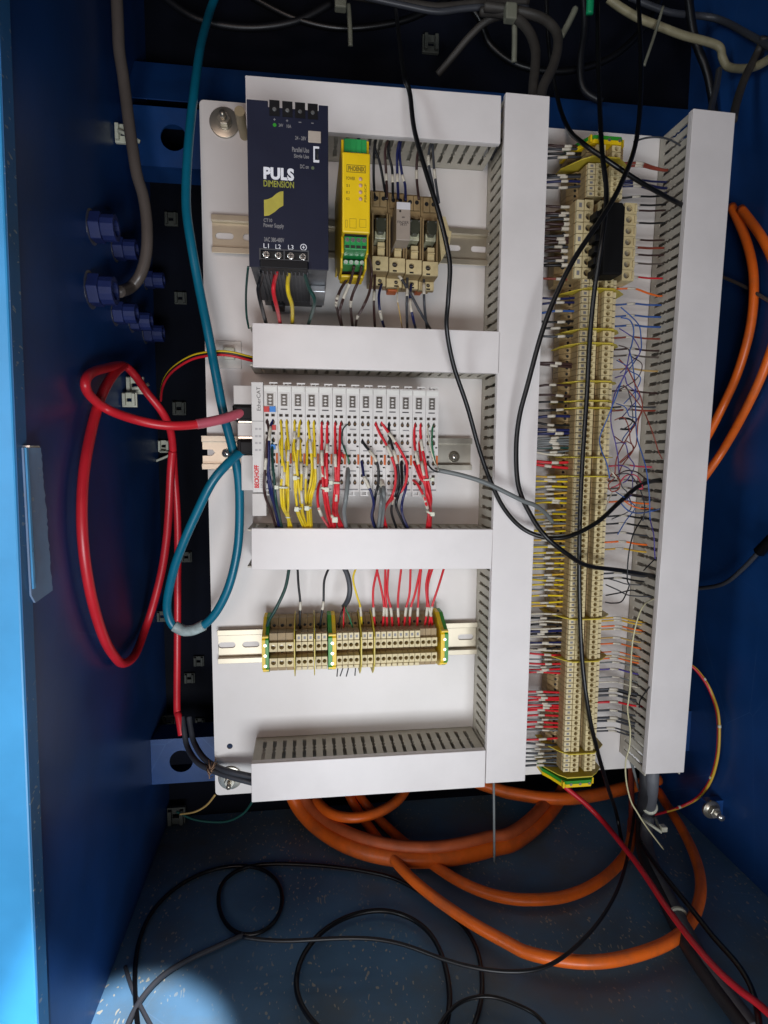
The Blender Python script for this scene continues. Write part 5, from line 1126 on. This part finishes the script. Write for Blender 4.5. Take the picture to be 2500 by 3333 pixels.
# orange cables on the cabinet floor
def fl(sheet, pts, off, lo=-118):
    out = []
    for x, y in px(sheet, *pts):
        h = max(lo, h_floor(x, y, FLOOR_Z+off)); X, Z = pm(x, y, h); out.append((X, max(Z, FLOOR_Z+off), h))
    return out
OG = 'orange cables coiled on the cabinet floor'
cable('orange_cable', 'very thick orange cable in a wide arc under the lowest duct', 'cable', 'orange', fl('A4', [(250, 150), (290, 290), (400, 430), (600, 560), (850, 630), (1100, 645), (1350, 610), (1520, 560)], 14)+fl('A5', [(130, 640), (300, 510), (400, 380), (450, 280)], 14), 50, OG, n=16, href=-90)
cable('orange_cable', 'second very thick orange cable inside the widest arc', 'cable', mat('dusty_orange', (190, 92, 48), .5, var=.15), fl('A4', [(300, 150), (345, 270), (440, 380), (620, 490), (850, 555), (1100, 575), (1320, 545), (1480, 500)], 24)+fl('A5', [(100, 590), (250, 480), (340, 370)], 24), 40, OG, n=14, href=-90)
cable('orange_cable', 'thick orange cable passing horizontally under the middle duct', 'cable', 'orange', fl('A4', [(1250, 120), (1420, 190), (1560, 235)], 30)+fl('A5', [(100, 330), (280, 362), (450, 368), (600, 352), (740, 320), (900, 280), (1000, 250)], 30), 44, OG, n=14, href=-100)
cable('orange_cable', 'short orange cable bend just under the lowest duct', 'cable', 'orange', fl('A4', [(420, 280), (480, 350), (580, 390), (700, 388), (830, 345), (920, 280), (960, 220)], 34), 34, OG, n=12, href=-100)
cable('orange_cable', 'orange cable in the largest loop reaching down to the right', 'cable', 'orange', fl('A4', [(590, 180), (640, 300), (730, 430), (860, 610), (1000, 765), (1200, 920), (1400, 1050), (1600, 1155)], 16)
      + fl('A5', [(200, 1290), (400, 1335), (600, 1352), (800, 1325), (1000, 1262), (1110, 1200), (1200, 1110), (1248, 980), (1258, 850), (1210, 680), (1120, 510), (1060, 420), (1000, 320)], 16), 33, OG, n=12, href=-60)
cable('orange_cable', 'orange cable in the middle loop above the largest one', 'cable', 'orange', fl('A4', [(640, 180), (700, 285), (800, 400), (950, 540), (1120, 670), (1300, 785), (1480, 855), (1620, 880)], 10)
      + fl('A5', [(250, 975), (400, 966), (550, 920), (690, 835), (790, 730), (835, 640), (845, 500)], 10), 33, OG, n=12, href=-70)

# thin black cables lying on the floor
BF = 'thin black cables lying on the cabinet floor'
def flb(lab, pts, w_=13, off=3.5, col='jet', sheet='S'): cable('thin_black_cable', lab, 'cable', col, fl(sheet, pts, off), w_, BF, n=8, href=-20)
flb('thin black cable with the small round loop, running under the orange cables', [(300, 2240), (290, 2130), (297, 2040), (330, 1962), (400, 1902), (480, 1872), (555, 1872), (598, 1900), (612, 1945), (590, 2000), (535, 2022), (490, 2002), (470, 1950), (482, 1900), (540, 1868), (640, 1866), (740, 1874), (810, 1886), (855, 1898), (910, 1928), (960, 1965), (1005, 2003), (1035, 2060), (1043, 2140), (1030, 2200), (1010, 2250)])
flb('thin black cable making the big round loop at the bottom middle', [(740, 2260), (680, 2215), (640, 2150), (645, 2080), (690, 2015), (760, 1975), (840, 1965), (915, 1998), (955, 2060), (972, 2140), (968, 2200), (950, 2250)], 15, 7)
flb('thin dark cable wandering across the floor to the orange cables', [(525, 2024), (600, 2034), (700, 2028), (800, 2026), (880, 2042), (950, 2070), (1030, 2092), (1110, 2100), (1180, 2090), (1240, 2050), (1300, 1985), (1345, 1900), (1365, 1800), (1372, 1740)], 11, 27, 'black')
flb('short thin black cable curling at the very bottom middle', [(930, 2250), (960, 2195), (1000, 2160), (1060, 2150), (1120, 2172), (1165, 2195), (1200, 2250)], 10, 12)
flb('grey looking black cable crossing the bright floor patch, thick one', [(1460, 1368), (1280, 1450), (1120, 1522), (985, 1605), (885, 1705), (805, 1820), (750, 1950)], 15, 4, 'dkgrey', 'A3')  # black cable coloured grey to carry the light of the patch
flb('thin cable crossing under the thick one on the bright floor patch', [(752, 1560), (775, 1640), (805, 1720), (850, 1810), (920, 1940)], 11, 3, 'dkgrey', 'A3')  # also greyed in colour for the lit patch
flb('thin black cable along the right side of the orange loops to the bottom corner', [(900, 640), (940, 700), (1020, 810), (1130, 945), (1240, 1080), (1330, 1200), (1470, 1350), (1550, 1480), (1590, 1600), (1610, 1750)], 16, 30, 'jet', 'A5')

# ================================================================== ON THE WALLS
def gland(x, y, r, label):
    h = h_wall(x, y, WALL_X+14); X, Z = pm(x, y, h)
    o = thing('cable_gland', label, 'cable gland', (WALL_X, Z, h), 'blue cable glands on the left wall')
    f = lambda u, v, w: (WALL_X+w, Z+v, h+u)
    m = mat('blue_gland_plastic', (28, 42, 96), .6, var=.1)
    MB().prism(circ(0, 0, r, 6), [circ(0, 0, r*.55, 12)], .1, 9, f).build('lock_nut', m, o, bev=.8)
    MB().prism(circ(0, 0, r*.85, 14), [circ(0, 0, r*.5, 12)], 9.05, 20, f).build('body', m, o, bev=.8)
    MB().prism(circ(0, 0, r*1.12, 20), [], .02, .09, f).build('washer', ZINC, o)
    return o
gd = ['uppermost one at the left', 'just right of the uppermost one', 'right beside the grey cable end', 'where the brown grey cable plugs in', 'below the grey cable end', 'lower right, second last', 'lowest one']
for (x, y, r), d in zip(((356, 742, 13), (425, 812, 11), (516, 912, 10), (352, 946, 14), (425, 1020, 11), (474, 1045, 11), (515, 1085, 11)), gd):
    gland(x, y, r, 'blue cable gland on the left wall, '+d)
def mount(x, y, s, label, back=False, tail=None, flat=False):
    h = -BACK+1 if back else h_wall(x, y, WALL_X+5)
    if back and pm(x, y, h)[0] < WALL_X+5: h = h_wall(x, y, WALL_X+6)
    X, Z = pm(x, y, h); X = max(X, WALL_X+s*.55)
    o = thing('tie_mount', label, 'cable tie mount', (X, Z, h), 'white stick-on cable tie mounts')
    TIEM = TIE if not back else mat('shaded_nylon', (70, 72, 66), .7, var=.2)  # rear mounts: tie nylon darkened, shade at the back is in the colour
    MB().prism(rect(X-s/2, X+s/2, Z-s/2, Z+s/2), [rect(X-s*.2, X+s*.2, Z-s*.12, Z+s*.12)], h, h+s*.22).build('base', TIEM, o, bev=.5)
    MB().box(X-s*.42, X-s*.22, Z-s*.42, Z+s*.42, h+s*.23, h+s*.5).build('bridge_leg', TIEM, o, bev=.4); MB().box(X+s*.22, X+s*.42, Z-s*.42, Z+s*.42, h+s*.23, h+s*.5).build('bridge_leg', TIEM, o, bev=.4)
    if tail:
        T = [pm(a, b, h+s*.6) for a, b in tail]
        MB().tube([(p[0], p[1], h+s*.6) for p in T], s*.11, 6).build('strap', TIE, o, True)
    return o
mount(392, 440, 17, 'white tie mount holding the brown grey cable on the left wall', tail=[(385, 425), (420, 440), (455, 462)])
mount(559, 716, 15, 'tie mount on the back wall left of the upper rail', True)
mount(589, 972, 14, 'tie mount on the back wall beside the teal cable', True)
mount(428, 1255, 17, 'white tie mount with a strap at the top of the red cable arch', tail=[(430, 1265), (455, 1262), (485, 1250)])
mount(415, 1302, 14, 'small white tie mount just below the red cable arch')
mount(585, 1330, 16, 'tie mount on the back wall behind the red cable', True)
mount(528, 1452, 14, 'white tie mount with a long slanting tail on the red cable', tail=[(520, 1470), (560, 1470), (545, 1485), (466, 1518)])
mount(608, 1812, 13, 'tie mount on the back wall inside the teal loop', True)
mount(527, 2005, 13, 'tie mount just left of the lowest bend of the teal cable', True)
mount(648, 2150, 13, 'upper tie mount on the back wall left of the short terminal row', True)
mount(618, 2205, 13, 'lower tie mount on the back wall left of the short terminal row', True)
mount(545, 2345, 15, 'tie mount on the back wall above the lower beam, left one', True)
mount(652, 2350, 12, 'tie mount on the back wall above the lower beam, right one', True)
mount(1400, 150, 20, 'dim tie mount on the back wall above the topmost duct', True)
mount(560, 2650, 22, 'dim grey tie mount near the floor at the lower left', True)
cp = pm(745, 1155, 1)
o = thing('adhesive_mount', 'translucent square stick-on mount beside the second duct', 'cable tie mount', (cp[0], cp[1], 0), 'white stick-on cable tie mounts')
MB().box(cp[0]-12, cp[0]+12, cp[1]-13, cp[1]+13, .1, 2).build('pad', mat('translucent_nylon', (216, 212, 206), .3), o, bev=.4); MB().box(cp[0]-4, cp[0]+6, cp[1]-5, cp[1]+6, 2.05, 8).build('saddle', TIE, o, bev=.6)
X, Z = pm(788, 403, 20); tag(MB().cyl(X, Z, 4.5, .1, 40, 14).build('duct_stud', mat('cream_plastic', (176, 160, 128), .5)), 'small cream knob beside the upper left bolt', 'knob')
X, Z = pm(800, 1165, 40)

# ================================================================== DIM CABLES ACROSS THE TOP
GTp = 'dim cables across the top of the cabinet'
def dim(lab, col, sheet, pts, w_, h, ties=()):
    if col == 'taupe': col = mat('shaded_taupe_insulation', (58, 54, 50), .55, var=.12)  # taupe darkened for the top, its shade is in the colour
    if col == 'cream': col = mat('shaded_cream_insulation', (150, 142, 112), .5, var=.15)  # cream darkened likewise to carry the shade at the top
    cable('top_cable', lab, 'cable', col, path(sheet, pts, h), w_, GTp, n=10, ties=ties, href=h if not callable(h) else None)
dim('cream flat sheathed cable with a sharp kink at the top right', 'cream', 'A7', [(700, -10), (760, 35), (840, 85), (900, 115), (1000, 155), (1150, 212), (1300, 252), (1370, 285), (1386, 345), (1420, 400), (1510, 412), (1600, 392), (1700, 330)], 25, -60)
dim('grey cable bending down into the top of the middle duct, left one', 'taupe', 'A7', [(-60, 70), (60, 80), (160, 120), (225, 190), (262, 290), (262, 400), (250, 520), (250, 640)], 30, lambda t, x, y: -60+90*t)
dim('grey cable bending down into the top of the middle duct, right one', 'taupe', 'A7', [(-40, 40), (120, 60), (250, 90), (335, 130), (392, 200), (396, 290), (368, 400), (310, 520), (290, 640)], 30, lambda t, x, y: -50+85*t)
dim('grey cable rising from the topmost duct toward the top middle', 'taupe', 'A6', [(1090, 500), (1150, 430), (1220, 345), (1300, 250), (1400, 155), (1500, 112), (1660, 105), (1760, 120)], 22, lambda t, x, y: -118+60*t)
dim('upper cable of the dim bundle sagging across the top edge', 'taupe', 'A6', [(500, -40), (800, 10), (1050, 50), (1200, 45), (1400, 25), (1700, 10)], 26, -75)
dim('lower cable of the dim bundle sagging across the top edge', 'dkgrey', 'A6', [(600, -20), (850, 35), (1080, 78), (1250, 60), (1400, 50), (1700, 55)], 18, -66)
dim('dark cable running down into the top of the right duct, left one', 'dkgrey', 'A7', [(1365, 420), (1350, 520), (1320, 640), (1310, 720)], 20, lambda t, x, y: -50+80*t)
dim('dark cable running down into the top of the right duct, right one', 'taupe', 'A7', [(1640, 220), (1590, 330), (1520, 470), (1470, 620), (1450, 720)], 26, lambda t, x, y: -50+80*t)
for k, (lab, pts, w_, h, c_) in enumerate((
    ('black cable sagging behind the dim bundle at the top middle', [(820, -10), (960, 60), (1120, 92), (1300, 70), (1420, 20), (1480, -20)], 20, -100, 'jet'),
    ('black cable bending down behind the topmost duct at the right', [(1500, -20), (1560, 60), (1600, 150), (1700, 215), (1850, 230), (2000, 180), (2120, 60), (2150, -20)], 22, -105, 'jet'),
    ('dark cable bundle hanging right of the two bent grey cables', [(1900, -20), (1905, 90), (1890, 200), (1900, 290), (1960, 330)], 24, -90, 'black'),
    ('dark cable rising at the top right behind the cream cable', [(2240, -20), (2260, 120), (2300, 230), (2320, 330), (2330, 420)], 26, -85, 'black'),
    ('dark cable crossing the top right corner', [(2050, -10), (2180, 40), (2330, 60), (2450, 120), (2520, 160)], 20, -90, 'dkgrey'),
    ('dark cable sagging across the dark top left', [(520, -20), (640, 60), (800, 90), (960, 70), (1080, 10)], 22, -100, 'black'))):
    dim(lab, c_, 'P', pts, w_, h)
DTIE = mat('shaded_tie_nylon', (112, 112, 98), .55, var=.12)  # tie nylon darkened to carry the shade at the top
def strap(lab, sheet, a, b, w_, h, col=DTIE):
    P = path(sheet, [a, ((a[0]+b[0])/2+3, (a[1]+b[1])/2), b], h)
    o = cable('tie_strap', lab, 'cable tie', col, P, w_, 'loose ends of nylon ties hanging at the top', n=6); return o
strap('long tie end hanging at the top left of the middle', 'A6', (485, 30), (500, 310), 15, -70)
strap('long tie end hanging above the middle duct', 'A6', (1605, 70), (1605, 420), 18, -40)
strap('tie end slanting right of the two bent grey cables', 'A7', (505, 50), (420, 215), 20, -40)
strap('thin tie end hanging from the cream cable', 'A7', (1030, 40), (915, 395), 10, -50)
for lab, s_, (x, y), h in (('tie head on the bundle above the middle duct', 'A6', (1578, 90), -34), ('tie head at the top left of the middle', 'A6', (432, 12), -60)):
    X, Z = pm(*px(s_, (x, y))[0], h); tag(MB().box(X-6, X+6, Z-8, Z+8, h-5, h+5).build('cable_tie', DTIE, None, bev=1.5), 'small nylon '+lab, 'cable tie')
P = path('A7', [(590, -60), (592, 20), (588, 84)], -30); cable('green_wire', 'short piece of bright green wire at the top edge', 'wire', mat('green_insulation2', (20, 150, 96), .4), P, 24)
o = cable('yellow_wire', 'thin dim yellow wire looping below the bottom left corner of the plate', 'wire', 'tan', path('A3', [(1290, 530, -10), (1240, 590, -30), (1170, 630, -50), (1080, 645, -70)], 0), 7)
cable('thin_cable', 'thin dark cable sagging below the bottom left corner of the plate', 'cable', 'dkgreen', path('A3', [(1060, 630, -80), (1180, 680, -70), (1350, 690, -60), (1460, 640, -50), (1520, 560, -40)], 0), 8)

for o_ in bpy.data.objects:
    if 'label' in o_ and len(str(o_['label']).split()) > 16: print('LONG', o_['label'])
